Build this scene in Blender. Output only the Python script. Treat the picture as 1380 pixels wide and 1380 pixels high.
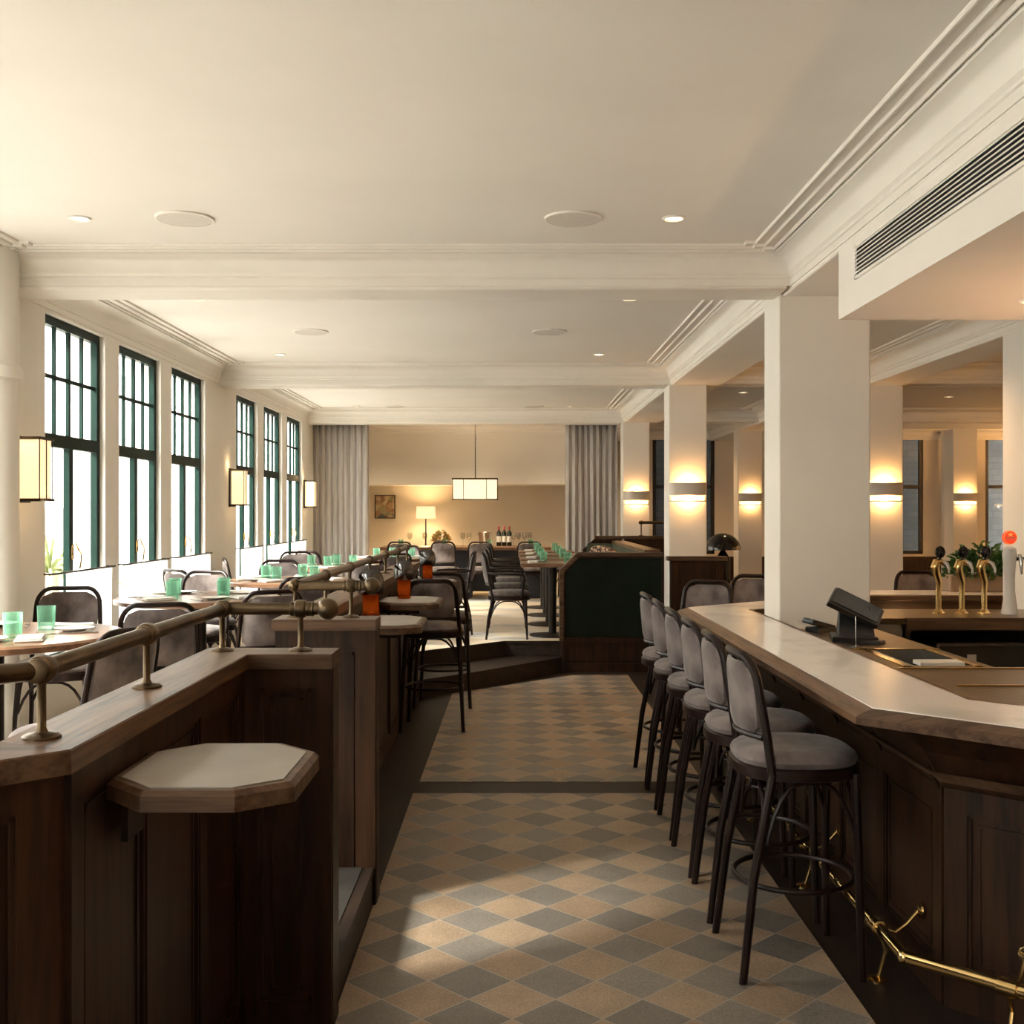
import bpy, bmesh, math, random
from mathutils import Vector, Matrix
random.seed(7)
PI = math.pi
S = bpy.context.scene
for o in list(bpy.data.objects): bpy.data.objects.remove(o)

# ------------------------------------------------------------------ camera, world, exposure
EYE = 1.58
cd = bpy.data.cameras.new('camera'); cam = bpy.data.objects.new('camera', cd); S.collection.objects.link(cam)
cam.location = (0, 0, EYE); cam.rotation_euler = (PI/2, 0, 0)
cd.sensor_width = 36; cd.sensor_fit = 'HORIZONTAL'; cd.lens = 36*1500/1380; cd.clip_start = .05; cd.clip_end = 200
S.camera = cam
S.view_settings.view_transform = 'Standard'; S.view_settings.look = 'None'
S.view_settings.gamma = 1; S.view_settings.use_curve_mapping = False
S.view_settings.exposure = 0.0
W = bpy.data.worlds.new('sky'); S.world = W; W.use_nodes = True
bg = W.node_tree.nodes['Background']; bg.inputs[0].default_value = (1.0, .975, .94, 1); bg.inputs[1].default_value = 20.5
sun = bpy.data.lights.new('sun', 'SUN'); sun.energy = 21; sun.angle = math.radians(12); sun.color = (1, .95, .85)
so = bpy.data.objects.new('sun', sun); S.collection.objects.link(so)
so.rotation_euler = Vector((-1.0, -.62, .86)).to_track_quat('Z', 'Y').to_euler(); so.location = (-8, -3, 8)
# daylight openings (light portals at the windows)
WIN = [(-2.55, -1.6), (-1.3, -.35), (-.1, .85), (2.15, 3.1), (3.38, 4.33), (4.62, 5.58),
       (6.70, 7.69), (7.96, 8.91), (9.19, 10.19), (11.34, 12.30), (12.60, 13.60), (13.90, 14.90)]
SILL, HEAD = .60, 2.79
for i in range(0, 12, 3):
    l = bpy.data.lights.new('daylight_opening', 'AREA'); l.shape = 'RECTANGLE'
    y0, y1 = WIN[i][0], WIN[i+2][1]
    l.size = HEAD-SILL; l.size_y = y1-y0; l.cycles.is_portal = True
    p = bpy.data.objects.new('daylight_opening', l); S.collection.objects.link(p)
    p.location = (-3.0, (y0+y1)/2, (SILL+HEAD)/2); p.rotation_euler = (0, -PI/2, 0)

WARM = (1.0, .66, .33)
C = S.collection
# ------------------------------------------------------------------ materials
def newmat(name):
    m = bpy.data.materials.new(name); m.use_nodes = True
    return m, m.node_tree.nodes, m.node_tree.links, m.node_tree.nodes['Principled BSDF']
def setp(b, **k):
    for a, v in k.items():
        b.inputs[a.replace('_', ' ')].default_value = v
def noise_mat(name, c1, c2, scale=(5, 5, 5), rough=.5, metal=0., bump=0., nscale=1., detail=4, lo=.35, hi=.65, rvar=0., spec=.5, coat=0., sheen=0.):
    m, N, L, b = newmat(name)
    tc = N.new('ShaderNodeTexCoord'); mp = N.new('ShaderNodeMapping'); mp.inputs['Scale'].default_value = scale
    nz = N.new('ShaderNodeTexNoise'); nz.inputs['Scale'].default_value = nscale; nz.inputs['Detail'].default_value = detail
    cr = N.new('ShaderNodeValToRGB')
    cr.color_ramp.elements[0].position = lo; cr.color_ramp.elements[1].position = hi
    cr.color_ramp.elements[0].color = (*c1, 1); cr.color_ramp.elements[1].color = (*c2, 1)
    L.new(tc.outputs['Object'], mp.inputs[0]); L.new(mp.outputs[0], nz.inputs['Vector']); L.new(nz.outputs[0], cr.inputs[0])
    L.new(cr.outputs[0], b.inputs['Base Color'])
    setp(b, Roughness=rough, Metallic=metal); b.inputs['Specular IOR Level'].default_value = spec
    if coat: b.inputs['Coat Weight'].default_value = coat
    if sheen: b.inputs['Sheen Weight'].default_value = sheen; b.inputs['Sheen Roughness'].default_value = .4
    if rvar:
        mr = N.new('ShaderNodeMapRange'); mr.inputs[3].default_value = rough-rvar; mr.inputs[4].default_value = rough+rvar
        L.new(nz.outputs[0], mr.inputs[0]); L.new(mr.outputs[0], b.inputs['Roughness'])
    if bump:
        bp = N.new('ShaderNodeBump'); bp.inputs['Strength'].default_value = bump; bp.inputs['Distance'].default_value = .01
        L.new(nz.outputs[0], bp.inputs['Height']); L.new(bp.outputs[0], b.inputs['Normal'])
    return m
def wood(name, c1, c2, grain, rough=.45, spec=.22):
    m, N, L, b = newmat(name)
    tc = N.new('ShaderNodeTexCoord'); mp = N.new('ShaderNodeMapping'); mp.inputs['Scale'].default_value = grain
    n1 = N.new('ShaderNodeTexNoise'); n1.inputs['Scale'].default_value = 1; n1.inputs['Detail'].default_value = 6; n1.inputs['Distortion'].default_value = .6
    n2 = N.new('ShaderNodeTexNoise'); n2.inputs['Scale'].default_value = 5; n2.inputs['Detail'].default_value = 3
    L.new(tc.outputs['Object'], mp.inputs[0]); L.new(mp.outputs[0], n1.inputs['Vector']); L.new(mp.outputs[0], n2.inputs['Vector'])
    mx = N.new('ShaderNodeMath'); mx.operation = 'MULTIPLY_ADD'; mx.inputs[1].default_value = .35; 
    L.new(n2.outputs[0], mx.inputs[0]); L.new(n1.outputs[0], mx.inputs[2])
    cr = N.new('ShaderNodeValToRGB'); e = cr.color_ramp.elements
    e[0].position = .5; e[1].position = .8; e[0].color = (*c1, 1); e[1].color = (*c2, 1)
    L.new(mx.outputs[0], cr.inputs[0]); L.new(cr.outputs[0], b.inputs['Base Color'])
    setp(b, Roughness=rough); b.inputs['Specular IOR Level'].default_value = spec
    bp = N.new('ShaderNodeBump'); bp.inputs['Strength'].default_value = .25; bp.inputs['Distance'].default_value = .003
    L.new(mx.outputs[0], bp.inputs['Height']); L.new(bp.outputs[0], b.inputs['Normal'])
    return m
def emis(name, col, st, base=(.8, .8, .8)):
    m, N, L, b = newmat(name); b.inputs['Base Color'].default_value = (*base, 1)
    b.inputs['Emission Color'].default_value = (*col, 1); b.inputs['Emission Strength'].default_value = st
    return m
M = {}
M['plaster'] = noise_mat('plaster', (.75, .72, .66), (.79, .76, .70), (1.5,)*3, .85, spec=.2)
M['ceiling'] = noise_mat('ceiling_paint', (.74, .71, .66), (.77, .74, .69), (1.5,)*3, .9, spec=.2)
M['trim'] = noise_mat('trim_paint', (.77, .74, .68), (.80, .77, .71), (2,)*3, .6, spec=.3)
M['backwall'] = noise_mat('back_wall_paint', (.66, .60, .51), (.70, .64, .55), (1.2,)*3, .85, spec=.2)
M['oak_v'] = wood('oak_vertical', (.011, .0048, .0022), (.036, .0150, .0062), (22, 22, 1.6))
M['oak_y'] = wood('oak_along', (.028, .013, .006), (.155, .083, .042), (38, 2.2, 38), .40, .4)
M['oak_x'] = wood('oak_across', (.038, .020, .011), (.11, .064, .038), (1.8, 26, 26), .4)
M['oak_dark'] = wood('oak_dark', (.012, .008, .006), (.026, .016, .011), (14, 1.5, 14), .5)
M['bent'] = wood('bentwood', (.007, .0035, .003), (.016, .0075, .0055), (9, 9, 9), .33)
M['velvet'] = noise_mat('velvet', (.060, .047, .044), (.20, .165, .155), (9, 9, 7), .9, nscale=1, detail=5, sheen=.3, spec=.2, lo=.33, hi=.66)
M['marble'] = noise_mat('marble', (.62, .60, .57), (.82, .80, .77), (3, 2, 3), .17, nscale=1.2, detail=8, lo=.28, hi=.50, spec=.6)
M['stone'] = noise_mat('table_stone', (.27, .25, .215), (.31, .29, .25), (6,)*3, .45)
M['brass_old'] = noise_mat('aged_brass', (.085, .060, .036), (.15, .107, .064), (9,)*3, .36, metal=1., rvar=.06)
M['brass'] = noise_mat('polished_brass', (.72, .50, .20), (.80, .57, .25), (4,)*3, .16, metal=1.)
M['steel'] = noise_mat('steel', (.42, .41, .39), (.55, .54, .51), (2, 40, 2), .26, metal=1.)
M['bench'] = noise_mat('brown_steel', (.17, .12, .07), (.24, .18, .11), (40, 40, 40), .34, metal=1., rvar=.08, bump=.3)
M['black'] = noise_mat('black_plastic', (.008, .008, .008), (.014, .014, .014), (8,)*3, .38)
M['lacquer'] = noise_mat('black_lacquer', (.006, .005, .005), (.010, .009, .009), (8,)*3, .12)
M['green_paint'] = noise_mat('green_paint', (.0012, .012, .0085), (.002, .017, .012), (5,)*3, .5, spec=.12)
M['iron'] = noise_mat('dark_iron', (.020, .016, .012), (.035, .027, .021), (8,)*3, .45, metal=.6)
M['greenleather'] = noise_mat('green_leather', (.003, .0060, .0035), (.006, .010, .006), (7,)*3, .6, spec=.12)
M['greencush'] = noise_mat('green_cushion', (.05, .065, .04), (.08, .10, .06), (9,)*3, .8)
M['pillow'] = noise_mat('patterned_pillow', (.06, .03, .03), (.50, .35, .22), (26,)*3, .9, lo=.48, hi=.52)
M['rug'] = noise_mat('pale_floor', (.36, .36, .35), (.60, .50, .37), (1.4, 2.6, 1), .75, nscale=1.2, detail=7, lo=.36, hi=.50)
M['drape'] = noise_mat('grey_linen', (.36, .335, .31), (.46, .43, .40), (40, 40, 3), .95, spec=.1)
M['cer'] = noise_mat('white_ceramic', (.72, .69, .63), (.78, .75, .70), (4,)*3, .25)
M['plate'] = noise_mat('plate_glaze', (.68, .66, .61), (.74, .72, .67), (4,)*3, .3)
M['sconce'] = noise_mat('sconce_metal', (.52, .46, .40), (.58, .52, .45), (4,)*3, .4)
M['linen'] = noise_mat('napkin', (.62, .60, .55), (.70, .68, .62), (9,)*3, .9)
M['tabletop'] = wood('table_wood', (.12, .06, .032), (.22, .12, .07), (3, 18, 18), .3)
M['navy'] = noise_mat('dark_table_panel', (.012, .014, .02), (.02, .022, .03), (5,)*3, .5)
M['concrete'] = noise_mat('grey_wall', (.17, .17, .17), (.26, .26, .25), (2,)*3, .9, spec=.1)
M['facade'] = noise_mat('facade_render', (.52, .51, .49), (.6, .59, .57), (.6,)*3, .9, spec=.1)
M['paving'] = noise_mat('paving', (.42, .40, .37), (.5, .48, .45), (2,)*3, .9, spec=.1)
M['leaf'] = noise_mat('leaf', (.02, .07, .015), (.06, .15, .03), (9,)*3, .6)
M['leaf_rust'] = noise_mat('leaf_rust', (.20, .22, .05), (.55, .28, .09), (14,)*3, .6)
M['palm_leaf'] = noise_mat('palm_leaf', (.10, .13, .04), (.22, .24, .09), (9,)*3, .6)
M['terra'] = noise_mat('planter_clay', (.22, .15, .10), (.32, .23, .16), (6,)*3, .8)
M['label'] = noise_mat('label_paper', (.6, .58, .52), (.66, .63, .57), (6,)*3, .8)
M['bottle'] = noise_mat('wine_bottle', (.008, .010, .006), (.012, .015, .010), (6,)*3, .08)
M['capsule'] = noise_mat('red_capsule', (.22, .01, .01), (.28, .015, .015), (6,)*3, .35)
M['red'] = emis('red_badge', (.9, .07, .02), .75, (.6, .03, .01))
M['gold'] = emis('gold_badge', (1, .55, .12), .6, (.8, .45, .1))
M['shade'] = emis('glowing_parchment', (1, .72, .40), 1.05, (.85, .75, .58))
M['shade_white'] = emis('glowing_linen', (1, .80, .52), .80, (.85, .8, .7))
M['bulb'] = emis('lit_lens', (1, .78, .48), 6)
M['glow'] = emis('sconce_glow', (1, .66, .28), 6)
M['screen'] = noise_mat('dark_screen', (.01, .011, .013), (.013, .014, .016), (3,)*3, .08)

def glassy(name, col, tint=.85, gl=.08, rough=.05):
    m, N, L, b = newmat(name); N.remove(b); out = N['Material Output']
    t = N.new('ShaderNodeBsdfTransparent'); t.inputs[0].default_value = (*col, 1)
    g = N.new('ShaderNodeBsdfGlossy'); g.inputs['Roughness'].default_value = rough
    mx = N.new('ShaderNodeMixShader'); mx.inputs[0].default_value = gl; L.new(t.outputs[0], mx.inputs[1]); L.new(g.outputs[0], mx.inputs[2])
    L.new(mx.outputs[0], out.inputs[0]); return m
M['pane'] = glassy('window_glass', (.97, .98, .97), gl=.03)
M['clear'] = glassy('clear_glass', (.88, .88, .86), rough=.02)
M['amber'] = glassy('amber_glass', (.80, .42, .14))
def amber():
    m, N, L, b = newmat('amber_frost'); N.remove(b); out = N['Material Output']
    t = N.new('ShaderNodeBsdfTransparent'); t.inputs[0].default_value = (.72, .36, .14, 1)
    d = N.new('ShaderNodeBsdfTranslucent'); d.inputs[0].default_value = (.50, .24, .09, 1)
    mx = N.new('ShaderNodeMixShader'); mx.inputs[0].default_value = .28; L.new(t.outputs[0], mx.inputs[1]); L.new(d.outputs[0], mx.inputs[2]); L.new(mx.outputs[0], out.inputs[0]); return m
M['amber'] = amber()
M['smoke'] = glassy('smoked_glass', (.22, .20, .17), gl=.12)
def green_glass():
    m, N, L, b = newmat('green_glass'); out = N['Material Output']
    setp(b, Base_Color=(.30, .55, .42, 1), Roughness=.08); b.inputs['Transmission Weight'].default_value = 0
    t = N.new('ShaderNodeBsdfTransparent'); t.inputs[0].default_value = (.80, .93, .86, 1)
    tr = N.new('ShaderNodeBsdfTranslucent'); tr.inputs[0].default_value = (.42, .68, .54, 1)
    m1 = N.new('ShaderNodeMixShader'); m1.inputs[0].default_value = .20; m2 = N.new('ShaderNodeMixShader'); m2.inputs[0].default_value = .12; lw = N.new('ShaderNodeLayerWeight'); lw.inputs[0].default_value = .35; mr = N.new('ShaderNodeMapRange'); mr.inputs[3].default_value = .06; mr.inputs[4].default_value = .75; L.new(lw.outputs['Facing'], mr.inputs[0]); L.new(mr.outputs[0], m1.inputs[0])
    L.new(t.outputs[0], m1.inputs[1]); L.new(tr.outputs[0], m1.inputs[2]); L.new(m1.outputs[0], m2.inputs[1]); L.new(b.outputs[0], m2.inputs[2]); L.new(m2.outputs[0], out.inputs[0])
    return m
M['greenglass'] = green_glass()
def sheer():
    m, N, L, b = newmat('sheer_curtain'); N.remove(b); out = N['Material Output']
    d = N.new('ShaderNodeBsdfDiffuse'); d.inputs[0].default_value = (.85, .84, .80, 1)
    t = N.new('ShaderNodeBsdfTranslucent'); t.inputs[0].default_value = (.85, .84, .80, 1)
    p = N.new('ShaderNodeBsdfTransparent')
    a = N.new('ShaderNodeMixShader'); a.inputs[0].default_value = .6; c = N.new('ShaderNodeMixShader'); c.inputs[0].default_value = .18
    L.new(d.outputs[0], a.inputs[1]); L.new(t.outputs[0], a.inputs[2]); L.new(a.outputs[0], c.inputs[1]); L.new(p.outputs[0], c.inputs[2]); L.new(c.outputs[0], out.inputs[0])
    return m
M['sheer'] = sheer()

def tile_mat():
    m, N, L, b = newmat('diamond_tiles')
    def mth(op, a, c=None):
        n = N.new('ShaderNodeMath'); n.operation = op
        for i, v in enumerate((a, c)):
            if v is None: continue
            if isinstance(v, (int, float)): n.inputs[i].default_value = v
            else: L.new(v, n.inputs[i])
        return n.outputs[0]
    tc = N.new('ShaderNodeTexCoord'); sp = N.new('ShaderNodeSeparateXYZ'); L.new(tc.outputs['Object'], sp.inputs[0])
    x = sp.outputs[0]; y = mth('SUBTRACT', sp.outputs[1], 3.60); D = .2815
    u = mth('ADD', mth('DIVIDE', mth('ADD', x, y), D), .5); v = mth('ADD', mth('DIVIDE', mth('SUBTRACT', x, y), D), .5)
    fu, fv = mth('FLOOR', u), mth('FLOOR', v)
    par = mth('ABSOLUTE', mth('MODULO', mth('ADD', fu, fv), 2.0))
    du = mth('ABSOLUTE', mth('SUBTRACT', mth('SUBTRACT', u, fu), .5)); dv = mth('ABSOLUTE', mth('SUBTRACT', mth('SUBTRACT', v, fv), .5))
    gr = mth('GREATER_THAN', mth('MAXIMUM', du, dv), .490)
    cv = N.new('ShaderNodeCombineXYZ'); L.new(fu, cv.inputs[0]); L.new(fv, cv.inputs[1])
    wn = N.new('ShaderNodeTexWhiteNoise'); L.new(cv.outputs[0], wn.inputs[0])
    nz = N.new('ShaderNodeTexNoise'); nz.inputs['Scale'].default_value = 170; nz.inputs['Detail'].default_value = 3; L.new(tc.outputs['Object'], nz.inputs['Vector'])
    n2 = N.new('ShaderNodeTexNoise'); n2.inputs['Scale'].default_value = 7; n2.inputs['Detail'].default_value = 5; L.new(tc.outputs['Object'], n2.inputs['Vector'])
    def mix(f, A, B):
        k = N.new('ShaderNodeMix'); k.data_type = 'RGBA'
        if isinstance(f, float): k.inputs[0].default_value = f
        else: L.new(f, k.inputs[0])
        for i, c in ((6, A), (7, B)):
            if isinstance(c, tuple): k.inputs[i].default_value = (*c, 1)
            else: L.new(c, k.inputs[i])
        return k.outputs[2]
    tan = mix(wn.outputs[0], (.245, .170, .110), (.325, .240, .165)); gry = mix(wn.outputs[0], (.128, .115, .100), (.190, .170, .146))
    base = mix(par, tan, gry)
    k = mth('MULTIPLY', mth('ADD', mth('MULTIPLY', nz.outputs[0], 1.0), mth('MULTIPLY', n2.outputs[0], .5)), 1.34)
    vm = N.new('ShaderNodeVectorMath'); vm.operation = 'SCALE'; L.new(base, vm.inputs[0]); L.new(k, vm.inputs['Scale'])
    col = mix(gr, vm.outputs[0], (.33, .29, .24))
    L.new(col, b.inputs['Base Color'])
    mr = N.new('ShaderNodeMapRange'); mr.inputs[3].default_value = .38; mr.inputs[4].default_value = .60
    L.new(n2.outputs[0], mr.inputs[0]); L.new(mr.outputs[0], b.inputs['Roughness'])
    bp = N.new('ShaderNodeBump'); bp.inputs['Strength'].default_value = .35; bp.inputs['Distance'].default_value = .002
    L.new(mth('SUBTRACT', nz.outputs[0], gr), bp.inputs['Height']); L.new(bp.outputs[0], b.inputs['Normal'])
    return m
M['tile'] = tile_mat()
M['tread'] = noise_mat('step_stone', (.022, .020, .018), (.034, .030, .026), (8,)*3, .9, spec=.1)
M['grille'] = noise_mat('speaker_grille_paint', (.60, .57, .52), (.63, .60, .55), (30,)*3, .9, spec=.1)
def block_mat():
    m, N, L, b = newmat('grey_block_wall'); tc = N.new('ShaderNodeTexCoord')
    mp = N.new('ShaderNodeMapping'); mp.inputs['Rotation'].default_value = (PI/2, 0, 0)
    br = N.new('ShaderNodeTexBrick'); br.inputs['Scale'].default_value = 2.2
    br.inputs['Color1'].default_value = (.055, .06, .06, 1); br.inputs['Color2'].default_value = (.075, .08, .08, 1); br.inputs['Mortar'].default_value = (.035, .035, .035, 1)
    br.inputs['Mortar Size'].default_value = .012
    L.new(tc.outputs['Object'], mp.inputs[0]); L.new(mp.outputs[0], br.inputs[0]); L.new(br.outputs[0], b.inputs['Base Color']); setp(b, Roughness=.9)
    return m
M['block'] = block_mat()
def painting_mat():
    m, N, L, b = newmat('floral_canvas'); tc = N.new('ShaderNodeTexCoord')
    v = N.new('ShaderNodeTexVoronoi'); v.inputs['Scale'].default_value = 14; L.new(tc.outputs['Object'], v.inputs['Vector'])
    cr = N.new('ShaderNodeValToRGB'); e = cr.color_ramp.elements
    e[0].color = (.35, .22, .10, 1); e[1].color = (.07, .10, .14, 1); e.new(.3).color = (.5, .42, .28, 1); e.new(.55).color = (.22, .08, .04, 1); e.new(.75).color = (.28, .26, .14, 1)
    sp = N.new('ShaderNodeSeparateXYZ'); L.new(v.outputs['Color'], sp.inputs[0]); L.new(sp.outputs[0], cr.inputs[0]); L.new(cr.outputs[0], b.inputs['Base Color'])
    return m
M['painting'] = painting_mat()

# ------------------------------------------------------------------ mesh helpers
class MB:
    def __init__(s): s.v = []; s.f = []
    def add(s, vs, fs):
        n = len(s.v); s.v += [tuple(p) for p in vs]; s.f += [tuple(i+n for i in f) for f in fs]; return s
    def box(s, x0, x1, y0, y1, z0, z1):
        return s.add([(x0,y0,z0),(x1,y0,z0),(x1,y1,z0),(x0,y1,z0),(x0,y0,z1),(x1,y0,z1),(x1,y1,z1),(x0,y1,z1)],
            [(0,3,2,1),(4,5,6,7),(0,1,5,4),(1,2,6,5),(2,3,7,6),(3,0,4,7)])
    def obox(s, o, u, w, a0, a1, b0, b1, z0, z1):   # oriented box: o + a*u + b*w
        P = lambda a, b, z: (o[0]+a*u[0]+b*w[0], o[1]+a*u[1]+b*w[1], z)
        return s.add([P(a0,b0,z0),P(a1,b0,z0),P(a1,b1,z0),P(a0,b1,z0),P(a0,b0,z1),P(a1,b0,z1),P(a1,b1,z1),P(a0,b1,z1)],
            [(0,3,2,1),(4,5,6,7),(0,1,5,4),(1,2,6,5),(2,3,7,6),(3,0,4,7)])
    def prism(s, pts, z0, z1, bev=0):
        n = len(pts)
        cx = sum(p[0] for p in pts)/n; cy = sum(p[1] for p in pts)/n
        rings = [(pts, z0)]
        if bev:
            rings.append((pts, z1-bev)); rings.append((inset(pts, bev), z1))
        else: rings.append((pts, z1))
        vs = [(p[0], p[1], z) for r, z in rings for p in r]; fs = [tuple(range(n))[::-1]]
        for k in range(len(rings)-1):
            for i in range(n):
                j = (i+1) % n; fs.append((k*n+i, k*n+j, (k+1)*n+j, (k+1)*n+i))
        fs.append(tuple((len(rings)-1)*n+i for i in range(n))); return s.add(vs, fs)
    def rings(s, R, closed=True, cap=True):
        n = len(R[0]); vs = [p for r in R for p in r]; fs = []
        for k in range(len(R)-1):
            for i in range(n if closed else n-1):
                j = (i+1) % n; fs.append((k*n+i, k*n+j, (k+1)*n+j, (k+1)*n+i))
        if cap and closed: fs.append(tuple(range(n))[::-1]); fs.append(tuple((len(R)-1)*n+i for i in range(n)))
        return s.add(vs, fs)
    def lathe(s, c, prof, n=24, cap=True):
        R = [[(c[0]+r*math.cos(2*PI*i/n), c[1]+r*math.sin(2*PI*i/n), c[2]+z) for i in range(n)] for r, z in prof]
        return s.rings(R, True, cap)
    def tube(s, path, r, n=8, closed=False):
        P = [Vector(p) for p in path]; m = len(P); rr = r if isinstance(r, (list, tuple)) else [r]*m
        T = []
        for i in range(m):
            a = P[i-1] if (i > 0 or closed) else P[i]; b = P[(i+1) % m] if (i < m-1 or closed) else P[i]
            T.append((b-a).normalized())
        up = Vector((0, 0, 1)) if abs(T[0].z) < .9 else Vector((1, 0, 0))
        nrm = (up - T[0]*up.dot(T[0])).normalized(); R = []
        for i in range(m):
            nrm = (nrm - T[i]*nrm.dot(T[i])).normalized(); bi = T[i].cross(nrm)
            R.append([tuple(P[i]+(nrm*math.cos(2*PI*k/n)+bi*math.sin(2*PI*k/n))*rr[i]) for k in range(n)])
        if closed: R.append(R[0]); return s.rings(R, True, False)
        return s.rings(R)
    def sphere(s, c, r, n=16, m=10, sz=1.):
        return s.lathe(c, [(max(r*math.sin(PI*k/m), .0004), -r*sz*math.cos(PI*k/m)) for k in range(m+1)], n)
    def sweep(s, path, prof, closed=False, capends=True):   # prof: (offset to the left of travel, z)
        mt = miters(path, closed)
        R = [[(p[0]+m[0]*o, p[1]+m[1]*o, z) for o, z in prof] for p, m in zip(path, mt)]
        if closed: R.append(R[0]); return s.rings(R, True, False)
        return s.rings(R, True, capends)
    def build(s, name, mat, parent=None, smooth=True, loc=None, bevel=0):
        me = bpy.data.meshes.new(name); me.from_pydata(s.v, [], s.f)
        bm = bmesh.new(); bm.from_mesh(me); bmesh.ops.recalc_face_normals(bm, faces=bm.faces); bm.to_mesh(me); bm.free()
        if smooth:
            me.shade_smooth(); me.set_sharp_from_angle(angle=math.radians(32))
        me.materials.append(mat if not isinstance(mat, str) else M[mat])
        o = bpy.data.objects.new(name, me); C.objects.link(o)
        if loc: o.location = loc
        if parent: o.parent = parent
        if bevel:
            b = o.modifiers.new('bevel', 'BEVEL'); b.width = bevel; b.segments = 2; b.limit_method = 'ANGLE'
        return o
def sweep_split(path, prof, name, parent, mats=('oak_x', 'oak_y')):
    mt = miters(path); Rg = [[(p[0]+m[0]*o, p[1]+m[1]*o, z) for o, z in prof] for p, m in zip(path, mt)]
    for i in range(len(path)-1):
        dx, dy = abs(path[i+1][0]-path[i][0]), abs(path[i+1][1]-path[i][1])
        MB().rings([Rg[i], Rg[i+1]]).build(name, mats[0] if dx > dy*.9 else mats[1], parent, False)
def miters(path, closed=False):
    n = len(path); out = []
    for i in range(n):
        def nl(a, b):
            dx, dy = b[0]-a[0], b[1]-a[1]; l = math.hypot(dx, dy); return (-dy/l, dx/l)
        if closed or 0 < i < n-1:
            a = nl(path[i-1], path[i]); b = nl(path[i], path[(i+1) % n])
        elif i == 0: a = b = nl(path[0], path[1])
        else: a = b = nl(path[-2], path[-1])
        k = 1 + a[0]*b[0]+a[1]*b[1]; out.append(((a[0]+b[0])/k, (a[1]+b[1])/k))
    return out
def offpath(path, o, closed=False): return [(p[0]+m[0]*o, p[1]+m[1]*o) for p, m in zip(path, miters(path, closed))]
def inset(pts, d):
    A = sum(pts[i][0]*pts[(i+1) % len(pts)][1]-pts[(i+1) % len(pts)][0]*pts[i][1] for i in range(len(pts)))
    return offpath(pts, d if A > 0 else -d, True)
def struct(o): o['kind'] = 'structure'; return o
def tag(o, label, cat, group=None):
    o['label'] = label; o['category'] = cat
    if group: o['group'] = group
    return o
def empty(name, loc, rz=0):
    o = bpy.data.objects.new(name, None); C.objects.link(o); o.location = loc; o.rotation_euler = (0, 0, rz); o.empty_display_size = .1; return o
KIDS = {}
def dup(root, loc, rz=0, label=None, group=None):
    r = root.copy(); C.objects.link(r); r.location = loc; r.rotation_euler = (0, 0, rz)
    if label: r['label'] = label
    if group: r['group'] = group
    for ch in list(root.children):
        c = ch.copy(); C.objects.link(c); c.parent = r
        for g in list(ch.children):
            d = g.copy(); C.objects.link(d); d.parent = c
    return r
USED = set()
def place(proto, loc, rz, label, group=None, flag=None):
    if proto.name in USED: return dup(proto, loc, rz, label, group)
    USED.add(proto.name); proto.location = loc; proto.rotation_euler = (0, 0, rz); proto['label'] = label
    if group: proto['group'] = group
    return proto
def rank(objs, tmpl):
    if len(objs) == 1: objs[0]['label'] = tmpl.replace('{}', 'only one').replace('  ', ' '); return
    objs = sorted(objs, key=lambda o: o.location.x/max(o.location.y, .1)); n = len(objs)
    nm = ['second', 'third', 'fourth', 'fifth', 'sixth', 'seventh', 'eighth']
    for i, o in enumerate(objs):
        w = 'leftmost' if i == 0 else 'rightmost' if i == n-1 else (nm[i-1]+' from the left')
        o['label'] = tmpl.replace('{}', w)
def light(kind, loc, e, col=WARM, size=.05, parent=None, **k):
    l = bpy.data.lights.new('lamp_light', kind); l.energy = e; l.color = col
    if kind == 'SPOT': l.spot_size = k.get('spot', 2.0); l.spot_blend = 1; l.shadow_soft_size = size
    elif kind == 'POINT': l.shadow_soft_size = size
    o = bpy.data.objects.new('lamp_light', l); C.objects.link(o); o.location = loc
    if parent: o.parent = parent
    return o

# ------------------------------------------------------------------ panelling helper
def panels(mb, P, Q, z0, z1, n, st=.06, t=.014):      # face on the right hand of P->Q
    dx, dy = Q[0]-P[0], Q[1]-P[1]; L = math.hypot(dx, dy); u = (dx/L, dy/L); w = (u[1], -u[0])
    for k in range(n):
        a0 = k*(L-st)/n+st; a1 = (k+1)*(L-st)/n
        mb.obox(P, u, w, a0, a1, 0, t, z1-st, z1); mb.obox(P, u, w, a0, a1, 0, t, z0, z0+st*1.6)
    for k in range(n+1):
        a = k*(L-st)/n; mb.obox(P, u, w, a, a+st, 0, t, z0, z1)
    for k in range(n):
        a0 = k*(L-st)/n+st; a1 = (k+1)*(L-st)/n; b0 = z0+st*1.6; b1 = z1-st
        for g, hgt in ((0, .009), (.028, .005)):
            q = .010
            mb.obox(P, u, w, a0+g, a1-g, 0, hgt, b1-g-q, b1-g); mb.obox(P, u, w, a0+g, a1-g, 0, hgt, b0+g, b0+g+q)
            mb.obox(P, u, w, a0+g, a0+g+q, 0, hgt, b0+g, b1-g); mb.obox(P, u, w, a1-g-q, a1-g, 0, hgt, b0+g, b1-g)
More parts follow.
